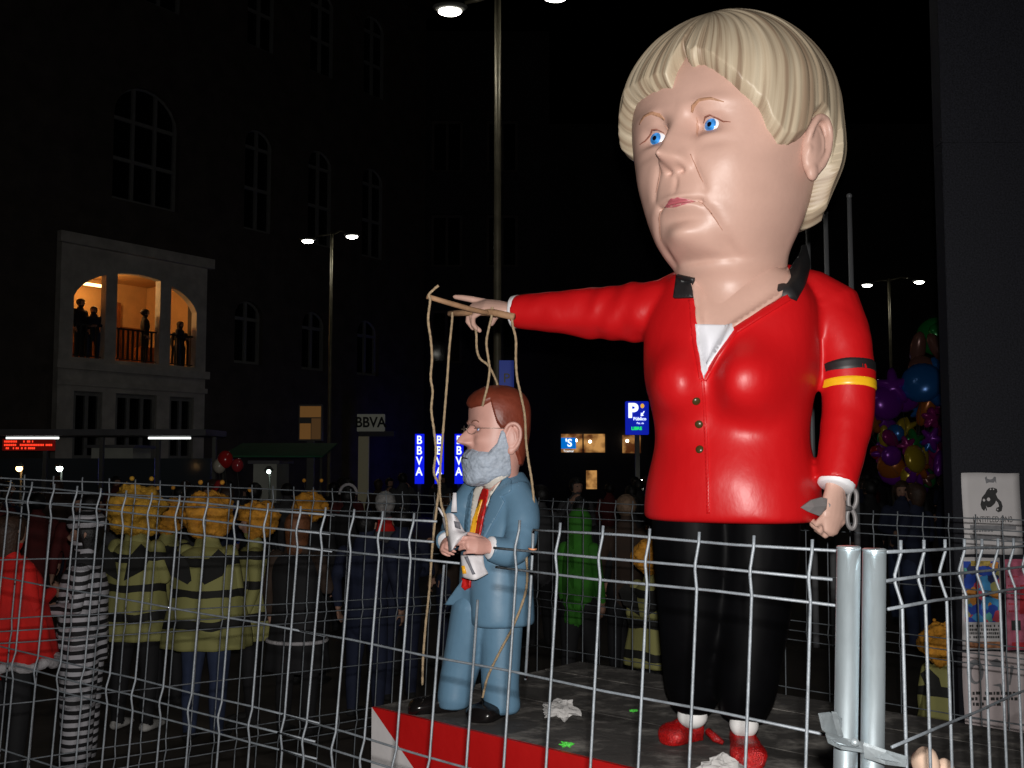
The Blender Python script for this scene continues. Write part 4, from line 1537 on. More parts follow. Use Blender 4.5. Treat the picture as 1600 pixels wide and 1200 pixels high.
# suit jacket with sleeves
MB = math.radians(-58)
STAB = [(0.335, 0.135, 0.125, 0.105, 0), (0.35, 0.150, 0.140, 0.115, 0), (0.45, 0.150, 0.140, 0.110, 0), (0.55, 0.150, 0.132, 0.105, 0), (0.65, 0.158, 0.120, 0.105, 0.0), (0.74, 0.165, 0.105, 0.10, 0.01), (0.81, 0.158, 0.090, 0.092, 0.015), (0.86, 0.120, 0.075, 0.080, 0.02), (0.895, 0.075, 0.06, 0.065, 0.025)]
SC_ = Vector((at(779, 720, 3.95).x, 3.97, PZ))
Vs, Fs, TMs = torso(STAB, MB, SC_, [(0.0, 0.36, 0.03, 0.12, -0.02)], 70, 90)
VN2 = [(741, 765), (757, 752), (775, 742), (790, 742), (783, 752), (769, 772), (757, 800), (751, 830), (747, 862), (731, 862), (735, 830), (737, 795)]
for i, p in enumerate(Vs):
    d = vdepth(p, VN2)
    if d > 0 and p.y < SC_.y + 0.02:
        Vs[i] = p + (SC_ + Vector((0, 0, p.z - SC_.z)) - p).normalized() * 0.018 * sstep(0, 4, d)
armN = [at(800, 768, 3.90), at(815, 800, 3.86), at(814, 842, 3.81), at(796, 862, 3.77), at(766, 857, 3.74)]
armF = [at(745, 768, 4.08), at(722, 800, 4.06), at(706, 838, 4.0), at(697, 846, 3.93)]
fl1 = (rings([[at(u, v, d) for (u, v, d) in ((722, 905, 3.90), (700, 935, 3.93), (693, 946, 3.95), (722, 945, 3.92), (740, 940, 3.88))], [at(u, v, d) for (u, v, d) in ((724, 905, 3.95), (702, 935, 3.98), (697, 946, 4.0), (724, 945, 3.97), (742, 940, 3.93))]]))
me = remeshed([(Vs, Fs), sleeve(armN, [0.068, 0.066, 0.058, 0.054, 0.044], 3, 0.004, 8, 26), sleeve(armF, [0.062, 0.06, 0.05, 0.042], 8, 0.004, 8, 26), fl1], 0.0055, 4, name='suit_jacket')
me.transform(Matrix.Translation(-SM))
sj = obj_from(me, 'suit_jacket', SUIT, man)
bv_s = bvh_of([sj])
SHIRT2 = M('pale_shirt_paint', (0.60, 0.56, 0.50), rough=0.6, var=0.06, scale=20)
TIE_R = M('red_tie_paint', (0.45, 0.012, 0.010), rough=0.35, var=0.1, scale=20)
TIE_Y = M('yellow_tie_paint', (0.72, 0.36, 0.02), rough=0.35, var=0.1, scale=20)
drape('shirt', bv_s, VN2, SHIRT2, man, off=0.005, thick=0.010, step=4)
drape('tie', bv_s, [(757, 763), (765, 764), (764, 778), (758, 805), (752, 836), (748, 852), (738, 846), (742, 815), (750, 780)], TIE_R, man, off=0.012, thick=0.010, step=4)['label'] = 'red tie'
drape('tie_stripe', bv_s, [(753, 782), (757, 782), (749, 810), (744, 836), (738, 846), (734, 842), (739, 815), (746, 795)], TIE_Y, man, off=0.014, thick=0.006, step=3)
drape('lapel', bv_s, [(790, 744), (800, 752), (799, 768), (783, 776), (789, 784), (768, 822), (754, 850), (757, 812), (768, 776)], SUIT, man, off=0.007, thick=0.012, step=4)
drape('lapel', bv_s, [(741, 764), (732, 775), (727, 800), (728, 835), (734, 845), (735, 812), (738, 786)], SUIT, man, off=0.007, thick=0.012, step=4)
drape('shirt_collar', bvh_of([sj, mh]), [(756, 757), (776, 745), (793, 737), (793, 743), (779, 752), (766, 763)], SHIRT2, man, off=0.010, thick=0.012, step=3)
drape('tie_tip', bv_s, [(723, 903), (737, 905), (736, 918), (728, 922), (722, 916)], TIE_R, man, off=0.010, thick=0.010, step=4)

# hands folded on a bundle of papers
for (w_, a_, bk, sd_, nm, r_) in ((at(766, 856, 3.735), at(742, 852, 3.70) - at(766, 856, 3.735), (0.15, -1, 0.35), 1, 'hand resting on the papers', 0.155), (at(699, 846, 3.92), at(690, 856, 3.83) - at(699, 846, 3.92), (-0.9, -0.35, 0.3), -1, 'hand holding the papers from the far side', 0.135)):
    hp = hand_parts(w_, a_, bk, r_, [(0.45, 0.8, 0.5), (0.5, 0.9, 0.5), (0.55, 0.9, 0.5), (0.6, 0.9, 0.5)], thumb=(0.5, 0.4), side=sd_, spread=0.03)
    me = remeshed(hp, 0.0032, 3, name='hand'); me.transform(Matrix.Translation(-SM))
    obj_from(me, 'hand', SKIN2, man)['label'] = nm


def mcuff(a, b, r):
    V, Fc = tube([a, a.lerp(b, 0.2), a.lerp(b, 0.8), b], [r * 0.9, r, r, r * 0.88], 24)
    recalc(mesh('cuff', [v - SM for v in V], Fc, CUFF, man).data)


mcuff(at(773, 857, 3.748), at(764, 856, 3.735), 0.041)
mcuff(at(702, 842, 3.95), at(697, 848, 3.92), 0.036)

me = legs_mesh([([g3(784, 3.95, 0.40), g3(783, 3.94, 0.25), g3(782, 3.935, 0.12), g3(786, 3.93, 0.035)], [0.086, 0.076, 0.070, 0.066]),
                ([g3(742, 3.97, 0.40), g3(728, 3.985, 0.24), g3(716, 3.99, 0.12), g3(711, 3.985, 0.05)], [0.086, 0.076, 0.068, 0.064])], 0.007)
for v in me.vertices:                              # trouser legs end flat above the shoes
    if v.co.z < PZ + 0.03:
        v.co.z = PZ + 0.03 + (v.co.z - PZ - 0.03) * 0.3
me.transform(Matrix.Translation(-SM))
obj_from(me, 'trousers', SUIT, man)
SHOEB = M('black_shoe_paint', (0.006, 0.005, 0.005), rough=0.22, var=0.3, scale=10)
shoe(man, SM, g3(716, 4.02, 0), g3(640, 3.99, 0), 0.115, 0.085, SHOEB, PZ + 0.002)
shoe(man, SM, g3(790, 3.98, 0), g3(742, 3.84, 0), 0.125, 0.095, SHOEB, PZ + 0.002)

# papers in his hands
PAP = M('white_paper_bundle', (0.66, 0.64, 0.66), rough=0.7, var=0.06, scale=30)
PAPG = M('grey_print_strip', (0.13, 0.13, 0.15), rough=0.7, var=0.2, scale=40)
pb0 = at(712, 850, 3.72)
papers = empty('paper_bundle', pb0)
tag(papers, 'crumpled white papers held in the small effigy\'s hands', 'papers')


def sheet(name, rows, mat, thick=0.004):
    """bent sheet from rows of (u, v, d)"""
    nr, nc = len(rows), len(rows[0])
    R2 = [cr([tuple(at(*q)) for q in r], 5) for r in rows]
    nc2 = len(R2[0])
    cols = [cr([R2[i][j] for i in range(nr)], 5) for j in range(nc2)]
    nr2 = len(cols[0])
    P = [Vector(cols[j][i]) - pb0 + Vector((0, 0.004 * noise.noise((i * 0.5, j * 0.5, 1.0)), 0)) for i in range(nr2) for j in range(nc2)]
    T = [(i * nc2 + j, i * nc2 + j + 1, (i + 1) * nc2 + j + 1, (i + 1) * nc2 + j) for i in range(nr2 - 1) for j in range(nc2 - 1)]
    V, Fc = slab(P, T, [Vector((0, -1, 0))] * len(P), thick)
    o_ = mesh(name, V, Fc, mat, papers)
    recalc(o_.data)
    return o_


sheet('sheet', [[(691, 810, 3.80), (699, 802, 3.74), (708, 803, 3.71), (714, 808, 3.74)], [(694, 824, 3.79), (701, 822, 3.73), (711, 826, 3.71), (726, 830, 3.74)], [(699, 842, 3.78), (704, 842, 3.70), (718, 838, 3.68), (731, 832, 3.72)], [(701, 862, 3.76), (706, 860, 3.69), (712, 852, 3.69), (722, 846, 3.72)]], PAP)
sheet('sheet', [[(720, 868, 3.72), (735, 868, 3.68), (755, 868, 3.70)], [(722, 890, 3.70), (740, 886, 3.66), (757, 884, 3.69)], [(723, 902, 3.71), (742, 906, 3.66), (763, 896, 3.69)]], PAP)
sheet('print_strip', [[(725, 870, 3.676), (731, 869, 3.672)], [(733, 886, 3.660), (737, 885, 3.660)], [(738, 898, 3.655), (743, 897, 3.655)]], PAPG)
sheet('print_strip', [[(709, 814, 3.695), (718, 816, 3.695)], [(711, 824, 3.695), (720, 827, 3.695)]], PAPG)
sheet('print_patch', [[(721, 884, 3.685), (726, 884, 3.682)], [(723, 897, 3.682), (729, 896, 3.678)]], TIE_Y)
sheet('spike', [[(683, 792, 3.82), (687, 794, 3.82)], [(692, 808, 3.80), (697, 806, 3.79)]], PAP)
sheet('spike', [[(708, 770, 3.85), (713, 770, 3.85)], [(705, 800, 3.84), (714, 800, 3.84)]], PAP)

# ------------------------------------------------------------------ wooden cross and the strings
WOOD = M('brown_stick_wood', (0.30, 0.17, 0.09), rough=0.75, var=0.25, scale=18, stretch=(1, 1, 1), bump=0.3, bscale=60)
cr0 = at(745, 488, 3.78)
cross = empty('puppet_cross', cr0)
tag(cross, 'crossed wooden sticks of the puppet control under the stretched hand', 'puppet control')
st1 = [at(667, 463, 3.62), at(700, 473, 3.66), at(735, 483, 3.71), at(775, 492, 3.76)]
st2 = [at(702, 490, 3.86), at(740, 488, 3.80), at(770, 488, 3.74), at(803, 495, 3.69)]
mesh('stick', *tube([p - cr0 for p in st1], [0.0088, 0.0095, 0.0095, 0.009], 10), WOOD, cross)
mesh('stick', *tube([p - cr0 for p in st2], [0.012, 0.0125, 0.0125, 0.012], 10), WOOD, cross)
ROPE = M('tan_string', (0.34, 0.25, 0.15), rough=0.85, var=0.25, scale=90, bump=0.6, bscale=180)


def string(name, pts, label, r=0.0046):
    """twisted cord; pts (u, v, d)"""
    P = cr([tuple(at(*q)) for q in pts], 8)
    o0 = Vector(P[0])
    R = [r * (1 + 0.12 * math.sin(i * 2.1)) for i in range(len(P))]
    o_ = mesh(name, *tube([Vector(p) - o0 for p in P], R, 8), ROPE, loc=o0)
    recalc(o_.data)
    tag(o_, label, 'string', 'strings of the puppet')
    return o_


string('puppet_string', [(685, 446, 3.60), (677, 453, 3.61), (670, 461, 3.61), (672, 470, 3.62), (669, 500, 3.65), (673, 530, 3.68), (675, 560, 3.7), (673, 590, 3.72), (676, 612, 3.74), (674, 640, 3.76), (678, 672, 3.78), (681, 705, 3.80), (678, 738, 3.82), (686, 759, 3.84), (683, 787, 3.86), (676, 850, 3.88), (671, 920, 3.92), (665, 977, 3.96), (661, 1030, 3.98), (660, 1070, 3.99)], 'string from the stick tip down to the small effigy\'s left-hand shoe')
string('puppet_string', [(707, 488, 3.84), (706, 505, 3.84), (702, 545, 3.84), (699, 590, 3.84), (695, 640, 3.84), (691, 690, 3.84), (688, 730, 3.83), (687, 765, 3.80), (690, 790, 3.76), (697, 812, 3.74), (699, 838, 3.72)], 'string running down to the papers in the small effigy\'s hands')
string('puppet_string', [(727, 487, 3.82), (734, 493, 3.81), (738, 502, 3.81), (744, 520, 3.82), (745, 545, 3.84), (750, 560, 3.86), (762, 570, 3.88), (770, 583, 3.90), (777, 600, 3.93), (778, 612, 3.95)], 'wavy string tied to the top of the small effigy\'s hair')
string('puppet_string', [(769, 480, 3.74), (768, 495, 3.74), (764, 512, 3.75), (760, 535, 3.77), (763, 560, 3.79), (765, 578, 3.80), (762, 602, 3.82), (757, 622, 3.83), (754, 634, 3.845)], 'string ending on the small effigy\'s forehead')
string('puppet_string', [(800, 492, 3.69), (801, 508, 3.70), (806, 530, 3.72), (806, 560, 3.74), (808, 590, 3.76), (814, 618, 3.78), (820, 650, 3.80), (822, 690, 3.82), (826, 722, 3.83), (831, 752, 3.84), (834, 790, 3.83), (830, 830, 3.80), (823, 861, 3.77), (824, 900, 3.76), (820, 930, 3.77), (803, 976, 3.79), (780, 1020, 3.83), (762, 1058, 3.86), (754, 1090, 3.88)], 'string past the small effigy\'s shoulder down to his right-hand shoe')
# ------------------------------------------------------------------ platform
PL_Z = 1.063


def on_plane(u, v, z):
    r = ray(u, v)
    return EYE + r * ((z - CAM_H) / r.z)


pc = on_plane(582, 1105, PL_Z)
fd = Vector((0.745, -0.667, 0)); sd_ = Vector((0.68, 0.733, 0)).normalized()
plat = empty('platform', (pc.x, pc.y, 0))
tag(plat, 'red and white platform with a dirty dark grey deck under the effigies', 'platform')
DECK = M('dirty_grey_deck', (0.05, 0.046, 0.043), rough=0.75, var=0.3, scale=3.0, bump=0.5, bscale=20)


def deck_material():
    m = DECK
    nt = m.node_tree; n = nt.nodes
    b = n['Principled BSDF']
    rp = [x for x in n if x.type == 'VALTORGB'][0]
    rp.color_ramp.elements[0].position = 0.2
    tc = [x for x in n if x.type == 'TEX_COORD'][0]
    nz = n.new('ShaderNodeTexNoise'); nz.inputs['Scale'].default_value = 5.5; nz.inputs['Detail'].default_value = 8; nz.inputs['Roughness'].default_value = 0.7
    mp = n.new('ShaderNodeMapping'); mp.inputs['Rotation'].default_value = (0, 0, 0.7); mp.inputs['Scale'].default_value = (1.0, 1.3, 1)
    nt.links.new(tc.outputs['Object'], mp.inputs[0]); nt.links.new(mp.outputs[0], nz.inputs['Vector'])
    r2 = n.new('ShaderNodeValToRGB'); r2.color_ramp.elements[0].position = 0.50; r2.color_ramp.elements[1].position = 0.76
    nt.links.new(nz.outputs['Fac'], r2.inputs[0])
    mx = n.new('ShaderNodeMix'); mx.data_type = 'RGBA'
    mx.inputs[7].default_value = (0.34, 0.32, 0.29, 1)
    nt.links.new(r2.outputs[0], mx.inputs[0]); nt.links.new(rp.outputs[0], mx.inputs[6])
    nt.links.new(mx.outputs[2], b.inputs['Base Color'])


deck_material()
PRED = M('red_platform_paint', (0.40, 0.004, 0.004), rough=0.5, var=0.08, scale=4, bump=0.1, bscale=40)
PWHT = M('white_platform_paint', (0.50, 0.48, 0.48), rough=0.55, var=0.06, scale=6, bump=0.1, bscale=40)
LEN, DEP = 2.3, 1.25


def plq(s, t, z):
    return fd * s + sd_ * t + Vector((0, 0, z))


def slab_quad(pts_top, thick):
    V = [p for p in pts_top] + [p - Vector((0, 0, thick)) for p in pts_top]
    n = len(pts_top)
    return V, [tuple(range(n)), tuple(range(2 * n - 1, n - 1, -1))] + [(i, i + n, (i + 1) % n + n, (i + 1) % n) for i in range(n)]


nb = 5
for k in range(nb):
    t0, t1 = DEP * k / nb + (0.016 if k == 0 else 0.002), DEP * (k + 1) / nb - 0.002
    g = G().add(slab_quad([plq(0, t0, PL_Z - 0.001 * (k % 2)), plq(LEN, t0, PL_Z - 0.001 * (k % 2)), plq(LEN, t1, PL_Z - 0.001 * (k % 2)), plq(0, t1, PL_Z - 0.001 * (k % 2))], 0.03))
    g.build('deck_board', DECK, plat)
# front face: white triangle at the left, red beyond the slanted line
no = -sd_
zt = PL_Z + 0.001
tri = [plq(0, 0, 0.02), plq(1.35, 0, 0.02), plq(0, 0, zt)]
red = [plq(1.35, 0, 0.02), plq(LEN, 0, 0.02), plq(LEN, 0, zt), plq(0, 0, zt)]
for nm, pl, mt in (('white_panel', tri, PWHT), ('red_panel', red, PRED)):
    n = len(pl)
    V = [p + no * 0.004 for p in pl] + [p - no * 0.012 for p in pl]
    Fc = [tuple(range(n)), tuple(range(2 * n - 1, n - 1, -1))] + [(i, i + n, (i + 1) % n + n, (i + 1) % n) for i in range(n)]
    o = mesh(nm, V, Fc, mt, plat, smooth=False); recalc(o.data)
G().add(slab_quad([plq(0.02, 0.03, PL_Z - 0.034), plq(LEN - 0.02, 0.03, PL_Z - 0.034), plq(LEN - 0.02, DEP - 0.02, PL_Z - 0.034), plq(0.02, DEP - 0.02, PL_Z - 0.034)], PL_Z - 0.045)).build('base', M('black_base_board', (0.012, 0.012, 0.012), rough=0.8), plat)


def crumple(name, label, u, v, size, mat, seed, cat='litter', flat=0.5, base=PL_Z, group='litter on the platform'):
    p = on_plane(u, v, base)
    V, Fc = ball((0, 0, 0), (size, size * 0.6, size * flat), 22, 14)
    out = []
    for q in V:
        q = Vector(q)
        k = 1 + 0.75 * noise.noise((q.x * 2.2 / size + seed, q.y * 2.2 / size, q.z * 2.2 / size)) + 0.35 * noise.noise((q.x * 6 / size, q.y * 6 / size + seed, q.z * 6 / size))
        out.append(q * k)
    mz = min(q.z for q in out)
    o = mesh(name, [q - Vector((0, 0, mz)) for q in out], Fc, mat, smooth=False, loc=(p.x, p.y, base + 0.001))
    tag(o, label, cat, group)
    return o


TISS = M('crumpled_tissue', (0.42, 0.41, 0.40), rough=0.9, var=0.12, scale=20, bump=0.4, bscale=40)
NEON = M('green_plastic_scrap', (0.08, 0.55, 0.06), rough=0.4)
crumple('crumpled_tissue', 'crumpled white tissue lying mid-deck on the platform', 876, 1128, 0.062, TISS, 2.0)
crumple('crumpled_tissue', 'crumpled white tissue in front of the red shoes', 1130, 1222, 0.06, TISS, 5.5)
crumple('plastic_scrap', 'bright green plastic scrap near the platform\'s front edge', 884, 1168, 0.020, NEON, 3.1, flat=0.35)
crumple('plastic_scrap', 'bright green plastic scrap behind the red shoes', 990, 1113, 0.014, NEON, 4.1, flat=0.3)
SOFT = M('beige_soft_toy', (0.45, 0.32, 0.24), rough=0.9, var=0.1, scale=20)
for k, (u, v, r) in enumerate(((1447, 1192, 0.030), (1476, 1203, 0.022))):
    b_ = at(u, v, 2.35)
    pz = b_.z
    o = mesh('paper_ball', *ball((0, 0, 0), (r, r, r * 1.15), 18, 12), SOFT, loc=b_)
    for q in o.data.vertices:
        q.co *= 1 + 0.16 * noise.noise(q.co * 40 + Vector((k, 0, 0)))
    tag(o, ['beige wad stuck in the fence right of the posts', 'smaller beige wad beside the other in the fence'][k], 'wad', 'beige wads in the fence')

# ------------------------------------------------------------------ mesh fence
ZINC = M('galvanised_wire', (0.078, 0.088, 0.098), rough=0.55, metal=0.15, var=0.25, scale=30, bump=0.15, bscale=120)
ZPOST = M('galvanised_post', (0.52, 0.60, 0.64), rough=0.30, metal=0.9, var=0.25, scale=12, stretch=(1, 1, 0.25))
RUST = M('rusty_zinc', (0.22, 0.09, 0.04), rough=0.8, var=0.4, scale=40)
RAILS = [0.0155, 0.057, 0.095, 0.285, 0.48, 0.52, 0.56, 0.76, 0.95, 0.99, 1.03, 1.25, 1.46, 1.50, 1.54, 1.76]
FOLDS = [0.057, 0.52, 0.99, 1.50]
WR = 0.0027


def fence(label, O, S, V, n0, n1, nsgn=1, fd_=0.0095, cuts=None, rail_cuts=None, rn0=None, rn1=None, rad=WR, skip=()):
    """welded mesh panel: upright wires folded at the rails; O top of wire 0, S step to the next, V down"""
    O, S, V = Vector(O), Vector(S) * 0.1, Vector(V)
    zb = (O + V * 1.8).z
    root = empty('mesh_fence', (O + S * (n0 + n1) / 2 + V * 1.8))
    L0 = root.location
    tag(root, label, 'fence', 'welded mesh fence panels')
    N = S.cross(V).normalized() * nsgn

    def off(t):
        for f in FOLDS:
            if abs(t - f) < 0.0386:
                return fd_ * (1 - abs(t - f) / 0.0386)
        return 0.0
    ts = [0.0]
    for f in FOLDS:
        ts += [f - 0.037, f - 0.006, f + 0.006, f + 0.037]
    ts.append(1.8)
    r = random.Random(int(abs(O.x) * 1000))
    for n in range(n0, n1 + 1):
        if n in skip:
            continue
        t0 = (cuts or {}).get(n, 0.0)
        j = S * r.uniform(-0.02, 0.02)
        wob = r.uniform(-0.0018, 0.0018)
        P = []
        for t in [t0] + [t for t in ts if t > t0 + 0.001]:
            P.append(O + S * n + j + V * t + N * off(t) + S.normalized() * wob * t - L0)
        mesh('vertical_wire', *tube(P, rad, 6), ZINC, root)
    a, b = (n0 - 0.4 if rn0 is None else rn0), (n1 + 0.4 if rn1 is None else rn1)
    for i, t in enumerate(RAILS):
        segs = [(a, b)]
        if rail_cuts and i in rail_cuts:
            segs = rail_cuts[i]
        for (x0, x1) in segs:
            k = max(2, int(abs(x1 - x0) / 2))
            P = []
            for q in range(k + 1):
                x = x0 + (x1 - x0) * q / k
                P.append(O + S * x + V * (t + 0.0015 * math.sin(x * 1.3 + i)) + N * (off(t) - nsgn * 0.0052) - L0)
            mesh('horizontal_wire', *tube(P, rad * 0.92, 6), ZINC, root)
    return root


fence('near fence panel in front of both effigies, left of the bright posts', (0.459, 1.626, 1.88), (-0.739, 0.674, 0.011), (-0.065, -0.054, -0.996), 0, 12, 1,
      cuts={7: 0.16, 8: 0.10}, rail_cuts={0: [(-0.75, 5.7), (8.35, 13.0)], 1: [(-0.38, 6.6), (8.3, 13.0)], 2: [(-0.75, 6.6), (7.6, 13.0)]}, rn0=-0.75, rn1=13.0)
fence('near fence panel across the striped costume at the left', (-0.493, 2.476, 1.894), (-0.8915, 0.5713, 0.0456), (-0.059, -0.012, -0.998), 0, 17, 1, rn0=-0.95)
fence('far fence panel across the left half behind the small effigy', (-1.657, 3.593, 1.953), (0.68, 0.731, -0.054), (-0.039, -0.038, -0.999), -3, 26, -1)
fence('fence panel right of the bright posts, in front of the posters', (0.511, 1.493, 1.888), (0.64, 0.766, -0.051), (-0.018, -0.052, -0.998), 0, 26, 1, 0.012, rn0=0.3, skip=(0,))
fence('far fence panel behind the giant effigy\'s legs', (0.14, 5.52, 1.81), (0.739, -0.674, -0.006), (-0.012, -0.02, -0.999), 0, 29, -1)
# loose upright hooked on the rails beside the suit
o0 = at(833, 829, 2.12)
lw = [at(833, 829, 2.12), at(832, 862, 2.12), at(827, 960, 2.125), at(821, 1062, 2.13)]
o = mesh('loose_fence_wire', *tube([p - o0 for p in lw], 0.0031, 6), ZINC, loc=o0)
tag(o, 'loose straight wire hooked on the near fence beside the suit', 'wire')

# two tube posts at the corner and the clamp between them
for (u0, u1, d, v0, lab) in ((1326, 1321, 1.49, 853, 'left one of two bright galvanised fence posts standing together'), (1366, 1363, 1.492, 857, 'right one of two bright galvanised fence posts standing together')):
    top = at(u0, v0, d)
    mid = at(u1, 1190, d)
    dr = (mid - top) / (top.z - mid.z)
    base = top + dr * top.z
    r = 0.0161
    root = empty('fence_post', base)
    tag(root, lab, 'post', 'tube posts at the fence corner')
    mesh('tube', *tube([base - base, (top - base) * 0.5, (top - base) - Vector((0, 0, 0.004))], r, 28), ZPOST, root)
    mesh('cap', *tube([top - base - Vector((0, 0, 0.0039)), top - base - Vector((0, 0, 0.001)), top - base], [r + 0.0004, r + 0.0004, r * 0.9], 28), ZPOST, root)
cl0 = at(1330, 1150, 1.460)
clamp = empty('fence_clamp', cl0)
tag(clamp, 'bent sheet-metal clamp joining the two fence posts', 'clamp')
ZCL = M('galvanised_clamp', (0.16, 0.18, 0.19), rough=0.4, metal=0.6, var=0.2, scale=40)


def plate(name, pts, th=0.004):
    P = [at(*q) for q in pts]
    n = (P[1] - P[0]).cross(P[2] - P[0]).normalized()
    V = [p - cl0 for p in P] + [p + n * th - cl0 for p in P]
    k = len(P)
    o_ = mesh(name, V, [tuple(range(k)), tuple(range(2 * k - 1, k - 1, -1))] + [(i, i + k, (i + 1) % k + k, (i + 1) % k) for i in range(k)], ZCL, clamp, smooth=False)
    recalc(o_.data)


plate('jaw', [(1282, 1117, 1.415), (1300, 1115, 1.435), (1316, 1122, 1.460), (1314, 1150, 1.460), (1300, 1152, 1.435), (1288, 1143, 1.420)])
plate('jaw', [(1300, 1115, 1.434), (1308, 1116, 1.434), (1318, 1150, 1.455), (1310, 1154, 1.455)])
plate('strap', [(1290, 1143, 1.415), (1316, 1152, 1.450), (1350, 1160, 1.470), (1352, 1172, 1.470), (1314, 1166, 1.450), (1294, 1156, 1.420)])
plate('strap', [(1350, 1160, 1.465), (1385, 1172, 1.445), (1418, 1182, 1.415), (1416, 1194, 1.415), (1384, 1190, 1.445), (1352, 1180, 1.465)])
mesh('bolt', *tube([at(1336, 1160, 1.450) - cl0, at(1336, 1160, 1.463) - cl0], 0.006, 6), ZCL, clamp)
for (u, v, d, a) in ((832, 857, 2.12, 0),):
    o = mesh('rust_tie', *tube([at(u - 6, v, d) , at(u, v + 2, d - 0.006), at(u + 6, v + 1, d)], 0.0022, 6), RUST)
    o.data.transform(Matrix.Translation(-at(u, v, d))); o.location = at(u, v, d)
    tag(o, 'rusty wire tie holding the loose upright to the fence', 'wire tie')
# ------------------------------------------------------------------ street lamps
POLE = M('olive_lamp_post', (0.20, 0.18, 0.12), rough=0.4, metal=0.3, var=0.2, scale=6)
LAMP = M('lit_lamp_glass', (1, 1, 1), emis=(1.0, 0.97, 0.88), estr=22.0)
HOUS = M('lamp_housing', (0.10, 0.10, 0.09), rough=0.5)


def street_lamp(label, u, D, lights, r=0.05, power=0.0, warm=(1.0, 0.95, 0.82)):
    b = at(u, 720, D)
    root = empty('street_lamp', (b.x, D, 0))
    tag(root, label, 'street lamp', 'street lamps of the square')
    zt = max(at(q[0], q[1], D).z for q in lights)
    mesh('pole', *tube([(0, 0, 0), (0, 0, 1.2), (0, 0, 1.25), (0, 0, zt * 0.6), (0, 0, zt + 0.12)], [r * 1.5, r * 1.45, r, r * 0.95, r * 0.8], 16), POLE, root)
    mesh('base', *tube([(0, 0, 0.0), (0, 0, 0.15), (0, 0, 0.2)], [r * 2.4, r * 2.4, r * 1.6], 16), POLE, root)
    for (lu, lv) in lights:
        p = at(lu, lv, D)
        x = p.x - b.x; z = p.z
        s = 1 if x > 0 else -1
        mesh('arm', *tube([(0, 0, zt + 0.05), (x * 0.4, 0, z + 0.16), (x - s * 0.2, 0, z + 0.12)], [0.03, 0.028, 0.026], 8), POLE, root)
        h = mesh('housing', *ball((x, 0, z + 0.06), (0.24, 0.13, 0.06), 20, 10), HOUS, root)
        mesh('lamp_glass', *ball((x, 0, z), (0.155, 0.10, 0.055), 20, 10), LAMP, root)
        if power:
            ld = bpy.data.lights.new('lamp_light', 'SPOT'); ld.energy = power; ld.color = warm; ld.shadow_soft_size = 0.15
            ld.spot_size = math.radians(150); ld.spot_blend = 0.6
            lo = bpy.data.objects.new('lamp_light', ld); COL.objects.link(lo); lo.parent = root; lo.location = (x, 0, z - 0.12)
    return root


street_lamp('tall street lamp directly behind the small effigy', 777, 13.7, [(703, 18), (868, -4)], 0.052, 7)
street_lamp('street lamp with two lights left of the puppet strings', 514, 27.8, [(481, 377), (550, 370)], 0.05, 7)
street_lamp('far street lamp between the giant effigy\'s shoulder and the pillar', 1396, 33.5, [(1355, 446), (1436, 441)], 0.05, 7)
# far point lights over the square
for (u, v, D, c, lab) in ((718, 577, 60, (1, 1, 1), 'tiny white light high up left of the blue parking panel'), (926, 614, 60, (1, .55, .45), 'left one of two tiny reddish lights high above the lit shops'), (936, 615, 60, (1, .25, .18), 'right one of two tiny reddish lights high above the lit shops')):
    p = at(u, v, D)
    root = empty('far_lamp', (p.x, D, 0))
    tag(root, lab, 'lamp', 'far small lamps')
    mesh('bulb', *ball((0, 0, p.z), (0.10, 0.10, 0.08), 10, 8), M('far_bulb_%d' % u, c, emis=c, estr=6.0), root)
    mesh('mast', *tube([(0, 0.12, 0), (0, 0.12, p.z)], 0.05, 8), HOUS, root)
# blue parking panel on the tall lamp post
BLUEP = M('blue_panel_paint_glow', (0.02, 0.08, 0.55), rough=0.4, emis=(0.0, 0.04, 0.5), estr=0.12)  # no lamp inside; a faint glow is added to the blue paint
a = at(780, 563, 13.55); b = at(803, 612, 13.55)
pp = empty('parking_panel', (a.x, 13.55, b.z))
tag(pp, 'blue panel with a P fixed to the tall lamp post', 'sign')
w_, h_ = b.x - a.x, a.z - b.z
G().add(box(0, w_, 0, 0.04, 0, h_)).build('board', BLUEP, pp, bevel=0.004)
text('letter', 'P', h_ * 0.42, M('dull_yellow_letter', (0.35, 0.30, 0.10), rough=0.6), pp, (w_ * 0.5, -0.004, h_ * 0.42), (math.pi / 2, 0, 0), 0.003)

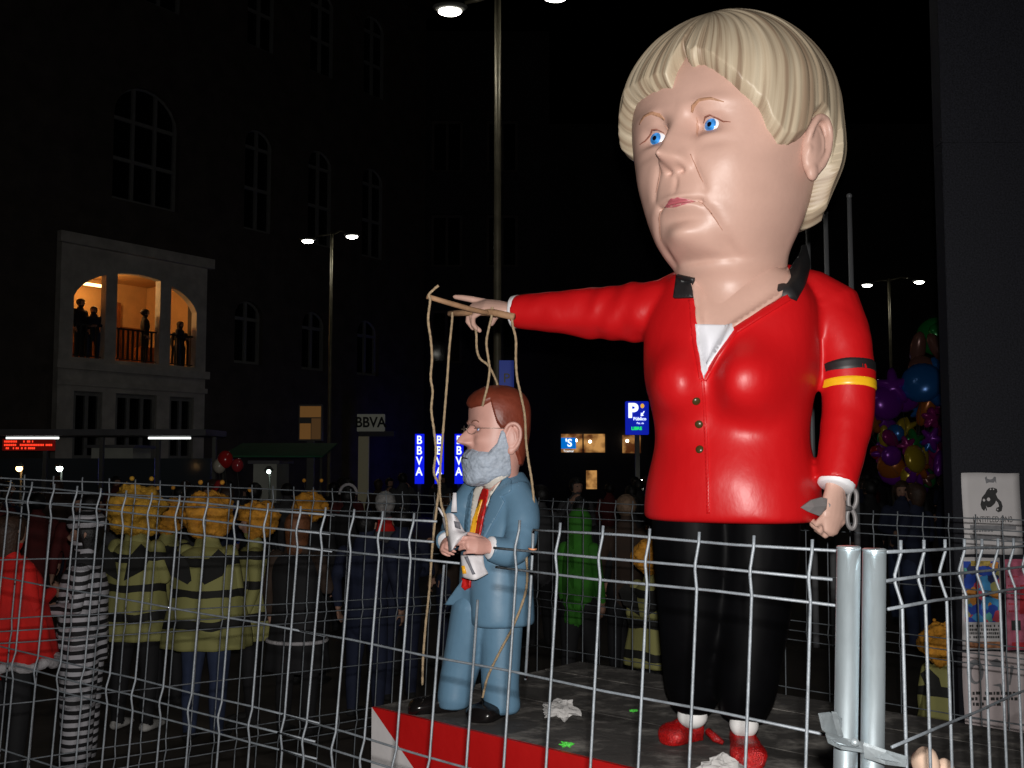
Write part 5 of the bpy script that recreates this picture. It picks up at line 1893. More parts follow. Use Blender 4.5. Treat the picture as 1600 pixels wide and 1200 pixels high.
# ------------------------------------------------------------------ bank signs
BLUE_E = M('blue_sign_glow', (0.01, 0.02, 0.4), emis=(0.004, 0.012, 0.85), estr=0.9)
WHITE_E = M('white_letter_glow', (1, 1, 1), emis=(0.85, 0.95, 1.0), estr=1.3)
PALE_E = M('pale_sign_glow', (0.3, 0.3, 0.25), emis=(0.55, 0.55, 0.45), estr=0.06)
BLK = M('black_letter', (0.01, 0.01, 0.01), rough=0.6)
for (u, lab) in ((655, 'leftmost of three lit blue column signs reading BBVA'), (686, 'middle one of three lit blue column signs reading BBVA'), (717, 'rightmost of three lit blue column signs reading BBVA, beside the beard')):
    D = 38.0
    a = at(u - 6.5, 678, D); b = at(u + 6.5, 756, D)
    r = empty('column_sign', (a.x, D, 0))
    tag(r, lab, 'sign', 'lit bank column signs')
    w_ = b.x - a.x
    G().add(box(0, w_, 0, 0.3, b.z, a.z)).build('light_box', BLUE_E, r)
    G().add(box(w_ * .3, w_ * .7, 0.1, 0.2, 0, b.z - 0.003)).build('foot', HOUS, r)
    for k, ch in enumerate('BBVA'):
        p = at(u, 688 + 16.4 * k, D)
        text('letter', ch, 0.42, WHITE_E, r, (w_ * 0.5, -0.012, p.z), (math.pi / 2, 0, 0), 0.006, sx=0.85, offset=0.006)
D = 38.3
a = at(558, 647, D); b = at(600, 674, D)
r = empty('bank_sign', (a.x, D, b.z)); tag(r, 'pale horizontal sign reading BBVA in dark letters', 'sign')
G().add(box(0, b.x - a.x, 0, 0.3, 0, a.z - b.z)).build('light_box', PALE_E, r)
text('lettering', 'BBVA', 0.52, BLK, r, ((b.x - a.x) * 0.5, -0.012, (a.z - b.z) * 0.5), (math.pi / 2, 0, 0), 0.005, sx=0.9, offset=0.012)
a = at(560, 682, D); b = at(575, 740, D)
r = empty('door_frame', (a.x, D, 0)); tag(r, 'pale lit door frame under the horizontal bank sign', 'door frame')
G().add(box(0, b.x - a.x, 0, 0.25, 0, a.z)).build('jamb', DOORP, r)
G().add(box(0, 1.3, 0.02, 0.22, a.z + 0.003, a.z + 0.2)).build('lintel', HOUS, r)
# public car park sign
D = 25.0
a = at(978, 627, D); b = at(1014, 679, D)
r = empty('car_park_sign', (a.x, D, 0)); tag(r, 'lit blue car park sign with a large white P and green LIBRE', 'sign')
w_, h_, z0 = b.x - a.x, a.z - b.z, b.z
BLUE2 = M('car_park_blue_glow', (0.01, 0.02, 0.4), emis=(0.003, 0.012, 0.38), estr=0.9)
G().add(box(0, w_, 0, 0.2, z0, z0 + h_)).build('light_box', BLUE2, r, bevel=0.01)
G().add(box(w_ * .4, w_ * .6, 0.05, 0.15, 0, z0 - 0.003)).build('mast', HOUS, r)
text('letter', 'P', 0.46, WHITE_E, r, (w_ * 0.30, -0.012, z0 + h_ * 0.70), (math.pi / 2, 0, 0), 0.006, offset=0.02)
text('lettering', 'Público', 0.105, WHITE_E, r, (w_ * 0.60, -0.012, z0 + h_ * 0.47), (math.pi / 2, 0, 0), 0.004, offset=0.002)
text('lettering', 'Pza. de', 0.06, WHITE_E, r, (w_ * 0.62, -0.012, z0 + h_ * 0.34), (math.pi / 2, 0, 0), 0.004)
text('lettering', 'LIBRE', 0.105, M('green_led_glow', (0, 1, 0), emis=(0.02, 0.9, 0.06), estr=1.2), r, (w_ * 0.46, -0.012, z0 + h_ * 0.18), (math.pi / 2, 0, 0), 0.004, offset=0.002)
mesh('dot', *ball((w_ * 0.72, -0.01, z0 + h_ * 0.86), (0.045, 0.012, 0.055), 12, 8), M('orange_dot_glow', (1, .5, 0), emis=(1, 0.5, 0.05), estr=0.8), r)
g = G().add(tube([(w_ * .80, -0.012, z0 + h_ * .70), (w_ * .70, -0.012, z0 + h_ * .60)], 0.012, 6))
g.add(([(w_ * .64, -0.012, z0 + h_ * .55), (w_ * .78, -0.012, z0 + h_ * .57), (w_ * .66, -0.012, z0 + h_ * .66), (w_ * .64, -0.004, z0 + h_ * .55), (w_ * .78, -0.004, z0 + h_ * .57), (w_ * .66, -0.004, z0 + h_ * .66)], [(0, 1, 2), (5, 4, 3), (0, 3, 4, 1), (1, 4, 5, 2), (2, 5, 3, 0)]))
g.build('arrow', WHITE_E, r)
# small blue shop sign
D = 44.0
a = at(877, 684, D); b = at(900, 701, D)
r = empty('shop_sign', (a.x, D, b.z)); tag(r, 'small lit blue shop sign with a white S', 'sign')
w_, h_ = b.x - a.x, a.z - b.z
G().add(box(0, w_, 0, 0.15, 0, h_)).build('light_box', M('cyan_sign_glow', (0, .2, .5), emis=(0.0, 0.16, 0.62), estr=0.9), r)
text('lettering', "'S", 0.44, WHITE_E, r, (w_ * 0.5, -0.012, h_ * 0.5), (math.pi / 2, 0, 0), 0.005, offset=0.01)
text('lettering', 'Trastear', 0.13, WHITE_E, r, (w_ * 0.5, -0.012, -0.10), (math.pi / 2, 0, 0), 0.005)
# lone white lamp near the sign
p = at(1005, 752, 24)
r = empty('stall_lamp', (p.x, 24, 0)); tag(r, 'small round white lamp low beside the red jacket', 'lamp')
mesh('bulb', *ball((0, 0, p.z), 0.055, 14, 10), LAMP, r)
mesh('stand', *tube([(0, 0.07, 0), (0, 0.07, p.z)], 0.02, 8), HOUS, r)

# ------------------------------------------------------------------ bus shelter, stalls and lamps at the left
D = 21.0
SHR = M('shelter_roof', (0.16, 0.16, 0.17), rough=0.5, var=0.15, scale=3)
a = at(-60, 672, D); b = at(335, 684, D)
sh_ = empty('bus_shelter', (a.x, D, 0)); tag(sh_, 'long dark bus shelter with tube lights and a red display at the left', 'bus shelter')
w_ = b.x - a.x
G().add(box(0, w_, -0.6, 0.9, a.z - 0.12, a.z)).build('roof', SHR, sh_, bevel=0.01)
for k in range(5):
    x = w_ * (0.04 + 0.23 * k)
    G().add(box(x - 0.04, x + 0.04, 0.7, 0.78, 0, a.z - 0.122)).build('post', HOUS, sh_)
GLS = M('dim_shelter_glass', (0.05, 0.06, 0.07), rough=0.1, spec=0.5)
for k in range(4):
    x0, x1 = w_ * (0.04 + 0.23 * k) + 0.06, w_ * (0.04 + 0.23 * (k + 1)) - 0.06
    G().add(box(x0, x1, 0.72, 0.74, 0.25, 2.05)).build('glass_panel', GLS, sh_)
TUBE = M('white_tube_glow', (1, 1, 1), emis=(0.9, 0.95, 0.9), estr=1.6)
for (u0, u1, v) in ((10, 92, 679.5), (232, 298, 681.5)):
    q0, q1 = at(u0, v, D - 0.3), at(u1, v, D - 0.3)
    mesh('tube_light', *tube([(q0.x - a.x, -0.3, a.z - 0.165), (q1.x - a.x, -0.3, a.z - 0.165)], 0.022, 8), TUBE, sh_)
q0, q1 = at(4, 686, D - 0.5), at(82, 704, D - 0.5)
dsp = empty('display', (q0.x - a.x, -0.5, q1.z), parent=sh_)
ww, hh = q1.x - q0.x, q0.z - q1.z
G().add(box(0, ww, 0, 0.12, 0, hh)).build('case', M('display_case', (0.02, 0.004, 0.004), rough=0.5, emis=(0.25, 0.01, 0.005), estr=0.25), dsp)
LED = M('red_led_glow', (1, 0.05, 0.02), emis=(1.0, 0.05, 0.02), estr=1.3)
for k, (y, x1) in enumerate(((0.70, 0.62), (0.40, 0.97), (0.12, 0.66))):
    rr = random.Random(40 + k)
    g = G(); x = 0.04
    while x < x1:
        wd = rr.uniform(0.014, 0.03)
        if rr.random() > 0.2:
            g.add(box(x * ww, (x + wd) * ww, -0.012, -0.002, y * hh, (y + 0.17) * hh))
        x += wd + 0.012
    g.build('led_line', LED, dsp)
for (u, v, c, lab) in ((30, 732, (1.0, 0.55, 0.2), 'orange round lamp of the stall at the far left'), (93, 732, (0.85, 1.0, 0.95), 'white round lamp of the stall beside the orange one'), (420, 737, (0.8, 1.0, 0.9), 'small greenish white lamp under the green awning')):
    p = at(u, v, 17.0)
    r = empty('stall_lamp', (p.x, 17.0, 0)); tag(r, lab, 'lamp', 'lamps of the stalls')
    mesh('bulb', *ball((0, 0, p.z), 0.05 if u != 420 else 0.032, 14, 10), M('stall_bulb_%d' % u, c, emis=c, estr=10.0), r)
    mesh('shade', *tube([(0, 0, p.z + 0.03), (0, 0, p.z + 0.09)], [0.08, 0.03], 14), HOUS, r)
    mesh('stand', *tube([(0, 0.08, 0), (0, 0.08, p.z + 0.05)], 0.018, 8), HOUS, r)
# pale kiosk walls and green awning
KIO = M('pale_kiosk_panel', (0.62, 0.64, 0.56), rough=0.7, var=0.12, scale=2)
for (u0, u1, v0, D, lab) in ((143, 206, 700, 24, 'pale boarded kiosk under the lit balcony'), (396, 432, 725, 22, 'small pale kiosk under the green awning'), (64, 110, 722, 24, 'low pale kiosk behind the stall lamps')):
    a = at(u0, v0, D); b = at(u1, 760, D)
    r = empty('kiosk', (a.x, D, 0)); tag(r, lab, 'kiosk')
    w_ = b.x - a.x
    G().add(box(0, w_, 0, 1.2, 0, a.z)).build('body', KIO, r)
    G().add(box(-0.08, w_ + 0.08, -0.15, 1.3, a.z + 0.003, a.z + 0.07)).build('roof', SHR, r)
    G().add(box(w_ * 0.12, w_ * 0.88, -0.03, -0.004, 0.95, 1.02)).build('counter', SHR, r)
D = 20.0
a = at(345, 690, D); b = at(505, 712, D)
r = empty('awning', (a.x, D, 0)); tag(r, 'dark green awning of the stall left of the orange light box', 'awning')
w_ = b.x - a.x
AWN = M('green_awning_cloth', (0.03, 0.16, 0.07), rough=0.8, var=0.2, scale=4)
V, Fc = slab([Vector((0, 0, b.z)), Vector((w_, 0, b.z)), Vector((w_, 1.6, a.z)), Vector((0, 1.6, a.z))], [(0, 1, 2, 3)], [Vector((0, -0.2, 1))] * 4, 0.03)
mesh('cloth', V, Fc, AWN, r, smooth=False)
for x in (0.05, w_ - 0.05):
    mesh('pole', *tube([(x, 0.05, 0), (x, 0.05, b.z - 0.03)], 0.025, 8), HOUS, r)
# orange light box
D = 24.0
a = at(467, 632, D); b = at(503, 689, D)
r = empty('light_box', (a.x, D, 0)); tag(r, 'dim orange advertising light box on a stand', 'light box')
w_ = b.x - a.x
m = M('orange_advert_glow', (0.3, 0.15, 0.05), emis=(0.50, 0.23, 0.06), estr=0.17)
G().add(box(0, w_, 0, 0.18, b.z, a.z)).build('case', HOUS, r)
G().add(box(0.03, w_ * 0.52, -0.012, -0.002, b.z + 0.04, b.z + (a.z - b.z) * 0.48)).build('picture', m, r)
G().add(box(w_ * 0.55, w_ - 0.03, -0.012, -0.002, b.z + 0.04, b.z + (a.z - b.z) * 0.62)).build('picture', M('brown_advert_glow', (0.2, 0.1, 0.05), emis=(0.30, 0.15, 0.05), estr=0.14), r)
G().add(box(0.03, w_ - 0.03, -0.012, -0.002, b.z + (a.z - b.z) * 0.65, a.z - 0.04)).build('picture', m, r)
G().add(box(w_ * .35, w_ * .65, 0.04, 0.14, 0, b.z - 0.003)).build('stand', HOUS, r)

# ------------------------------------------------------------------ flag poles beside the head
FP = M('grey_flag_pole', (0.45, 0.46, 0.48), rough=0.45, metal=0.2)
for (u, v, lab) in ((1327, 309, 'tallest grey flag pole right of the giant head'), (1290, 335, 'middle grey flag pole behind the giant\'s collar'), (1262, 352, 'shortest grey flag pole close behind the giant\'s hair')):
    t = at(u, v, 11.5)
    r = empty('flag_pole', (t.x, 11.5, 0)); tag(r, lab, 'flag pole', 'flag poles behind the giant effigy')
    mesh('pole', *tube([(0, 0, 0), (0, 0, t.z * 0.6), (0, 0, t.z)], [0.036, 0.032, 0.026], 12), FP, r)
    mesh('finial', *ball((0, 0, t.z + 0.02), 0.032, 12, 8), FP, r)

# ------------------------------------------------------------------ bunch of foil balloons
rb = random.Random(11)
BC = {'purple': (0.22, 0.02, 0.40), 'blue': (0.02, 0.16, 0.50), 'red': (0.45, 0.02, 0.03), 'yellow': (0.55, 0.40, 0.03), 'green': (0.02, 0.28, 0.06), 'magenta': (0.36, 0.02, 0.20), 'orange': (0.50, 0.15, 0.02), 'brown': (0.22, 0.10, 0.08)}


def bal_mesh(kind):
    V, Fc = ball((0, 0, 0), (1, 0.55, 1), 26, 16)
    out = []
    for q in V:
        a_ = math.atan2(q.z, q.x)
        k = 1.0
        if kind == 'star':
            k = 0.74 + 0.26 * math.cos(5 * (a_ - math.pi / 2))
        elif kind == 'heart':
            k = 0.80 + 0.18 * math.cos(2 * (a_)) - 0.20 * math.sin(a_) + 0.16 * abs(math.cos(a_)) - (0.3 if abs(a_ - math.pi / 2) < 0.16 else 0)
        elif kind == 'long':
            k = 1.0 if abs(q.z) > 0.9 else 1.0
        wr = 1 + 0.025 * math.sin(22 * a_) * (1 - abs(q.y) / 0.55)
        out.append(Vector((q.x * k * wr, q.y, q.z * k * wr)))
    if kind == 'long':
        out = [Vector((q.x * 0.55, q.y * 0.8, q.z * 1.25)) for q in out]
    return out, Fc


BMESH = {}
for kd in ('round', 'star', 'heart', 'long'):
    me = bpy.data.meshes.new('balloon_' + kd)
    V, Fc = bal_mesh(kd)
    me.from_pydata([tuple(v) for v in V], [], Fc); me.update()
    me.polygons.foreach_set('use_smooth', [True] * len(me.polygons)); recalc(me)
    BMESH[kd] = me
spots = []
spots += [(1395, 605, 'purple', 'star', .36), (1385, 630, 'purple', 'round', .30), (1412, 620, 'purple', 'round', .28), (1440, 598, 'blue', 'round', .36), (1462, 590, 'blue', 'star', .38), (1475, 610, 'blue', 'round', .30), (1462, 525, 'green', 'round', .36), (1478, 520, 'green', 'heart', .30), (1434, 545, 'brown', 'long', .26), (1467, 545, 'brown', 'long', .26), (1440, 575, 'brown', 'round', .24)]
for k in range(52):
    t = k / 52
    v = 625 + 135 * t + rb.uniform(-8, 8)
    wd = 62 * math.sin(math.pi * min(1, 0.35 + 0.62 * t)) + 8
    u = 1426 + rb.uniform(-wd, wd)
    if u > 1484:
        u = 1484 - rb.uniform(0, 20)
    spots.append((u, v, rb.choice(list(BC) + ['purple', 'magenta', 'purple', 'yellow']), rb.choice(['round', 'star', 'heart', 'star', 'long']), rb.uniform(0.15, 0.26)))
knot = at(1425, 790, 19.3)
for (u, v, cn, kd, sz) in spots:
    D = 19.0 + rb.uniform(-0.55, 0.55)
    p = at(u, v, D)
    m = M(cn + '_foil', tuple(min(0.8, 1.25 * q) for q in BC[cn]), rough=0.25, metal=0.25, coat=0.2)
    root = empty('foil_balloon', p)
    tag(root, '%s foil balloon in the crowded bunch beside the dark pillar' % cn, 'balloon', cn + ' balloons of the bunch')
    o = bpy.data.objects.new('envelope', BMESH[kd]); COL.objects.link(o); o.parent = root
    o.rotation_euler = (rb.uniform(-.3, .3), rb.uniform(-.5, .5), rb.uniform(-.7, .7)); o.scale = (sz, sz, sz)
    if not o.data.materials:
        o.data.materials.append(m)
    o.material_slots[0].link = 'OBJECT'
    o.material_slots[0].material = m
    mesh('ribbon', *tube([Vector((0, 0.05, -sz * 0.9)), (knot - p) * 0.5 + Vector((0.03, 0, 0)), knot - p], 0.004, 4), HOUS, root)
# ------------------------------------------------------------------ people behind the fence
PS = M('person_skin', (0.42, 0.24, 0.17), rough=0.6, var=0.1, scale=12)
CL = {}


def cloth(name, col, **k):
    return M('cloth_' + name, col, rough=0.85, var=0.22, scale=7, bump=0.35, bscale=26, **k)


BLACKC = cloth('black', (0.012, 0.012, 0.014))
NAVY = cloth('navy', (0.014, 0.020, 0.050))
GREYC = cloth('grey', (0.06, 0.06, 0.065))
BROWNC = cloth('brown', (0.05, 0.03, 0.02))
DKRED = cloth('dark_red', (0.10, 0.012, 0.012))
JEANS = cloth('jeans', (0.03, 0.045, 0.10))
SHOEW = cloth('white_shoe', (0.55, 0.54, 0.52))
SHOEK = cloth('black_shoe', (0.008, 0.008, 0.008))
HAIRB = M('brown_hair', (0.045, 0.022, 0.012), rough=0.6, var=0.3, scale=40, bump=0.5, bscale=70)
HAIRK = M('black_hair', (0.008, 0.007, 0.007), rough=0.55, var=0.3, scale=40, bump=0.5, bscale=70)
HAIRW = M('white_hair', (0.42, 0.41, 0.40), rough=0.7, var=0.2, scale=40, bump=0.5, bscale=70)


def figure(h, pose='down', wide=1.0, voxel=0.012, seed=0):
    """standing person facing -y, feet at z = 0: one continuous mesh; returns mesh and bones for colouring"""
    r = random.Random(seed)
    k = h / 1.0
    B = []                                                     # (region, points, radii, flat)
    sw = r.uniform(-0.015, 0.015)
    for s in (-1, 1):
        st = r.uniform(0.0, 0.02)
        B.append(('leg', [(s * 0.052, 0, 0.50), (s * 0.056, -0.004, 0.40), (s * (0.056 + st), -0.006, 0.27), (s * (0.056 + st), 0.004, 0.17), (s * (0.056 + st), 0.008, 0.045)], [0.060, 0.055, 0.040, 0.038, 0.028], None))
        B.append(('shoe', [(s * (0.057 + st), 0.022, 0.022), (s * (0.060 + st), -0.045, 0.022), (s * (0.064 + st), -0.095, 0.016)], [0.026, 0.029, 0.020], [0.020, 0.020, 0.013]))
    B.append(('top', [(0, 0, 0.47), (0, 0.0, 0.54), (0, 0.0, 0.61), (0, -0.004, 0.70), (0, 0.0, 0.785), (0, 0.006, 0.825)], [x * wide for x in (0.088, 0.092, 0.083, 0.102, 0.105, 0.060)], [x * wide for x in (0.062, 0.066, 0.058, 0.068, 0.058, 0.040)]))
    B.append(('neck', [(0, 0.008, 0.81), (0, 0.004, 0.875)], [0.034, 0.031], None))
    B.append(('head', [(0, -0.006, 0.885), (0, -0.004, 0.905), (0, 0.0, 0.935), (0, 0.003, 0.960), (0, 0.004, 0.978)], [0.032, 0.040, 0.045, 0.042, 0.028], [0.040, 0.050, 0.058, 0.054, 0.036]))
    B.append(('head', [(0, -0.050, 0.945), (0, -0.064, 0.922), (0, -0.056, 0.914)], [0.006, 0.010, 0.009], None))
    for s in (-1, 1):
        B.append(('head', [(s * 0.044, 0.004, 0.915), (s * 0.050, 0.008, 0.942)], [0.007, 0.009], None))
    arms = {'down': ((-1, (0.135, 0.01, 0.655), (0.140, -0.03, 0.53)), (1, (0.135, 0.01, 0.655), (0.140, -0.03, 0.53))),
            'front': ((-1, (0.140, 0.0, 0.66), (0.055, -0.12, 0.64)), (1, (0.140, 0.0, 0.66), (0.055, -0.12, 0.64))),
            'left': ((-1, (0.140, 0.0, 0.66), (0.07, -0.13, 0.70)), (1, (0.135, 0.01, 0.655), (0.140, -0.03, 0.53))),
            'up': ((-1, (0.155, -0.02, 0.70), (0.10, -0.12, 0.83)), (1, (0.135, 0.01, 0.655), (0.140, -0.03, 0.53)))}[pose]
    for s, e, w_ in arms:
        sh = (s * 0.100 * wide, 0.006, 0.795)
        e = (s * e[0] * wide, e[1], e[2]); w_ = (s * w_[0] * wide, w_[1], w_[2])
        B.append(('arm', [sh, tuple((a + b) / 2 for a, b in zip(sh, e)), e, tuple((a + b) / 2 for a, b in zip(e, w_)), w_], [0.038, 0.034, 0.030, 0.027, 0.021], None))
        al = (Vector(w_) - Vector(e)).normalized()
        for g_ in hand_parts(Vector(w_), al, (s * 0.9, 0.1, 0.25), 0.105, [(0.25, 0.35, 0.25)] * 4, thumb=(0.3, 0.2), side=-s, spread=0.10):
            B.append(('handraw', g_, None, None))
    gs_ = []
    bones = []
    for reg, pts, rad, flat in B:
        if reg == 'handraw':
            gs_.append(([Vector(v) * k for v in pts[0]], pts[1]))
            c_ = sum((Vector(v) for v in pts[0]), Vector()) / len(pts[0])
            bones.append(('hand', c_ * k, c_ * k, 0.03 * k))
            continue
        P = [Vector(p) * k for p in pts]
        gs_.append(tube(P, [x * k for x in rad], 16, dome=3, ref=(1, 0, 0), flat=None if flat is None else [x * k for x in flat]))
        for i in range(len(P) - 1):
            bones.append((reg, P[i], P[i + 1], (rad[i] + rad[i + 1]) / 2 * k))
    me = remeshed(gs_, voxel * h / 1.7, 3, name='body')
    return me, bones


def colour(me, bones, mats, order):
    """material slot per face by the nearest limb"""
    n = len(me.polygons)
    C = np.zeros(n * 3); me.polygons.foreach_get('center', C); C = C.reshape(-1, 3)
    best = np.full(n, 1e9); idx = np.zeros(n, dtype=np.int32)
    for reg, a, b, r in bones:
        a = np.array(a); b = np.array(b)
        d = b - a; L = d @ d
        t = np.clip(((C - a) @ d) / L, 0, 1) if L > 1e-12 else np.zeros(n)
        q = np.linalg.norm(C - (a + t[:, None] * d), axis=1) - r
        m = q < best
        best = np.where(m, q, best); idx = np.where(m, order.index(reg), idx)
    for m_ in [mats[o] for o in order]:
        me.materials.append(m_)
    me.polygons.foreach_set('material_index', idx.astype(np.int32))


ORD = ['leg', 'shoe', 'top', 'neck', 'head', 'arm', 'hand']


def cap_hair(h, long=0.0, puff=1.0, seed=0, curly=0.0, low=0.905):
    """hair over the skull of a figure of height h; long: how far it hangs (fraction of h)"""
    V, Fc = ball((0, 0.004 * h, 0.945 * h), (0.052 * h * puff, 0.064 * h * puff, 0.058 * h * puff), 30, 22)
    out = []
    for q in V:
        q = Vector(q)
        c = Vector((0, 0.004 * h, 0.945 * h))
        d = q - c
        kx = 1 + curly * (noise.noise((d.x * 60 / h + seed, d.y * 60 / h, d.z * 60 / h)) + 0.6 * noise.noise((d.x * 130 / h, d.y * 130 / h + seed, d.z * 130 / h)))
        q = c + d * kx
        if long and q.z < 0.93 * h and d.y > -0.005 * h:
            q.z -= long * h * min(1.0, (0.93 * h - q.z) / (0.05 * h))
            q.y = max(q.y, -0.01 * h)
        elif d.y < -0.02 * h and q.z < 0.955 * h and puff < 1.25:
            q.y = -0.02 * h + 0.3 * (q.y + 0.02 * h)
        out.append(q)
    return out, Fc


def person(label, u, D, h, yaw, mats, pose='down', wide=1.0, seed=0, hair=None, group=None, voxel=0.012, face=True):
    p = at(u, 720, D)
    root = empty('person', (p.x, D, 0), math.radians(yaw))
    tag(root, label, 'person', group or 'people behind the fence')
    me, bones = figure(h, pose, wide, voxel, seed)
    mm = {'leg': BLACKC, 'shoe': SHOEK, 'top': BLACKC, 'neck': PS, 'head': PS, 'arm': BLACKC, 'hand': PS}
    mm.update(mats)
    if 'top' in mats and 'arm' not in mats:
        mm['arm'] = mats['top']
    colour(me, bones, mm, ORD)
    b = bpy.data.objects.new('body', me); COL.objects.link(b); b.parent = root
    if face:
        for s in (-1, 1):
            mesh('eye', *ball((s * 0.019 * h, -0.053 * h, 0.937 * h), (0.0075 * h, 0.005 * h, 0.0045 * h), 12, 8), M('person_eye', (0.10, 0.08, 0.07), rough=0.3), root)
        mesh('mouth', *tube([(-0.014 * h, -0.0465 * h, 0.900 * h), (0, -0.0505 * h, 0.899 * h), (0.014 * h, -0.0465 * h, 0.900 * h)], 0.0025 * h, 6), M('person_lips', (0.28, 0.08, 0.07), rough=0.5), root)
    if hair:
        mesh('hair', *cap_hair(h, **{k: v for k, v in hair.items() if k != 'mat'}), hair['mat'], root)
    return root


def drum(root, name, mat, rows, h, n=40, wave=0.0, open_=False, thick=None):
    """garment hanging round the body: rows of (z, half width, half depth) in fractions of h"""
    c_ = cr(rows, 5)
    R = []
    for (z, a, b) in c_:
        R.append([Vector((a * h * math.cos(2 * math.pi * k / n), b * h * math.sin(2 * math.pi * k / n), z * h)) * 1.0 + Vector((math.cos(2 * math.pi * k / n), math.sin(2 * math.pi * k / n), 0)) * (wave * h * math.sin(9 * 2 * math.pi * k / n + 5 * z) * max(0, (rows[0][0] + 0.25 - z)) * 4) for k in range(n)])
    o = mesh(name, *rings(R, True), mat, root)
    recalc(o.data)
    return o


BEE = stripes('bee_stripes', (0.012, 0.012, 0.010), (0.33, 0.32, 0.11), 4.6, 'Z', 0.28, distort=0.5, nscale=3)
WIG = M('orange_wig', (0.70, 0.31, 0.03), rough=0.8, var=0.3, scale=22, bump=0.8, bscale=60)
WIGY = M('yellow_orange_wig', (0.70, 0.38, 0.04), rough=0.8, var=0.3, scale=22, bump=0.8, bscale=60)


def wig(root, h, mat, size=0.115, seed=0):
    """puffy curly wig"""
    V, Fc = ball((0, 0, 0), 1, 60, 44)
    out = []
    for q in V:
        q = Vector(q)
        k = 0.95 + 0.24 * noise.noise(q * 2.2 + Vector((seed, 0, 0))) + 0.12 * abs(noise.noise(q * 6 + Vector((seed, 0, 0)))) + 0.09 * noise.noise(q * 15 + Vector((seed, 3, 0)))
        q = Vector((q.x * size, q.y * size, q.z * size * 0.92)) * k * h
        if q.y < -0.045 * h and q.z < 0.0:
            q.y = -0.045 * h + 0.12 * (q.y + 0.045 * h)
        out.append(q + Vector((0, 0.018 * h, 0.955 * h)))
    mesh('wig', out, Fc, mat, root)
    for s in (-1, 1):
        mesh('antenna', *tube([(s * 0.03 * h, -0.01 * h, 1.02 * h), (s * 0.045 * h, -0.015 * h, 1.07 * h), (s * 0.05 * h, -0.02 * h, 1.09 * h)], 0.003 * h, 6), BLACKC, root)
        mesh('antenna_ball', *ball((s * 0.05 * h, -0.02 * h, 1.097 * h), 0.011 * h, 10, 8), mat, root)


def bee(label, u, D, h, yaw, seed, wigm=WIG, wide=1.0, size=0.112, legs=BLACKC, shoes=SHOEK):
    r = person(label, u, D, h, yaw, {'top': BEE, 'leg': legs, 'shoe': shoes}, 'left' if seed % 2 else 'down', 1.0, seed, group='people in bee costumes')
    drum(r, 'bee_tunic', BEE, [(0.40, 0.165 * wide, 0.125 * wide), (0.47, 0.160 * wide, 0.125 * wide), (0.58, 0.140 * wide, 0.110 * wide), (0.70, 0.128 * wide, 0.095 * wide), (0.79, 0.105 * wide, 0.070 * wide), (0.825, 0.05, 0.045)], h, wave=0.010)
    for s in (-1, 1):                                           # stiff little wings on the back
        V2 = [(0, 0), (0.10, 0.05), (0.13, 0.12), (0.08, 0.16), (0.02, 0.10)]
        V, Fc = slab([Vector((s * (0.015 + a) * h, 0.11 * h, (0.66 + b) * h)) for a, b in V2], [(0, 1, 2, 3, 4) if s > 0 else (4, 3, 2, 1, 0)], [Vector((0, -1, 0))] * 5, 0.006)
        recalc(mesh('wing', V, Fc, cloth('wing', (0.015, 0.015, 0.014)), r, smooth=False).data)
    wig(r, h, wigm, size, seed)
    return r


# near row
STR = stripes('convict_stripes', (0.012, 0.012, 0.014), (0.55, 0.54, 0.58), 18.5, 'Z', 0.48, distort=1.2, nscale=3.2)
pr = person('person in black and white striped convict suit and cap', 137, 7.0, 1.62, -78, {'leg': STR, 'top': STR, 'arm': STR, 'neck': BLACKC, 'shoe': SHOEK}, 'front', 1.2, 3, hair=dict(mat=HAIRK, long=0.06, puff=1.04))
V, Fc = ball((0, 0, 0), 1, 30, 18)
mesh('cap', [Vector((q.x * 0.068, q.y * 0.078, max(-0.028, q.z * 0.05))) * 1.62 + Vector((0, 0.006, 0.985 * 1.62)) for q in V], Fc, STR, pr)
drum(pr, 'scarf', BLACKC, [(0.80, 0.065, 0.055), (0.825, 0.080, 0.070), (0.855, 0.060, 0.055), (0.87, 0.045, 0.045)], 1.62)
drum(pr, 'jacket', STR, [(0.44, 0.118, 0.100), (0.52, 0.118, 0.098), (0.62, 0.115, 0.094), (0.72, 0.122, 0.094), (0.79, 0.112, 0.074), (0.825, 0.05, 0.045)], 1.62, wave=0.006)

for s_ in (-1, 1):
    mesh('trouser_leg', *tube([Vector((s_ * x, 0, z)) * 1.62 for x, z in ((0.060, 0.50), (0.066, 0.40), (0.066, 0.25), (0.064, 0.12), (0.062, 0.035))], [r_ * 1.62 for r_ in (0.075, 0.074, 0.066, 0.060, 0.055)], 22), STR, pr)
RC = cloth('bright_red', (0.72, 0.014, 0.010))
FUR = M('white_fur_trim', (0.50, 0.48, 0.50), rough=0.95, var=0.15, scale=30, bump=0.9, bscale=50)
rc = person('person in a bright red cape with white fur hem at the left edge', 22, 6.7, 1.66, 150, {'top': RC, 'leg': BLACKC, 'arm': RC}, 'left', 1.0, 5, hair=dict(mat=HAIRB, long=0.10, puff=1.06))
drum(rc, 'cape', RC, [(0.465, 0.205, 0.150), (0.55, 0.185, 0.140), (0.66, 0.160, 0.122), (0.76, 0.138, 0.100), (0.815, 0.09, 0.07), (0.845, 0.05, 0.05)], 1.66, wave=0.014)
P = [Vector((0.205 * 1.66 * math.cos(2 * math.pi * k / 40), 0.150 * 1.66 * math.sin(2 * math.pi * k / 40), 0.455 * 1.66 + 0.012 * math.sin(k * 1.3))) for k in range(41)]
mesh('fur_hem', *tube(P, [0.030 + 0.006 * math.sin(k * 2.3) for k in range(41)], 10, cap=False), FUR, rc)

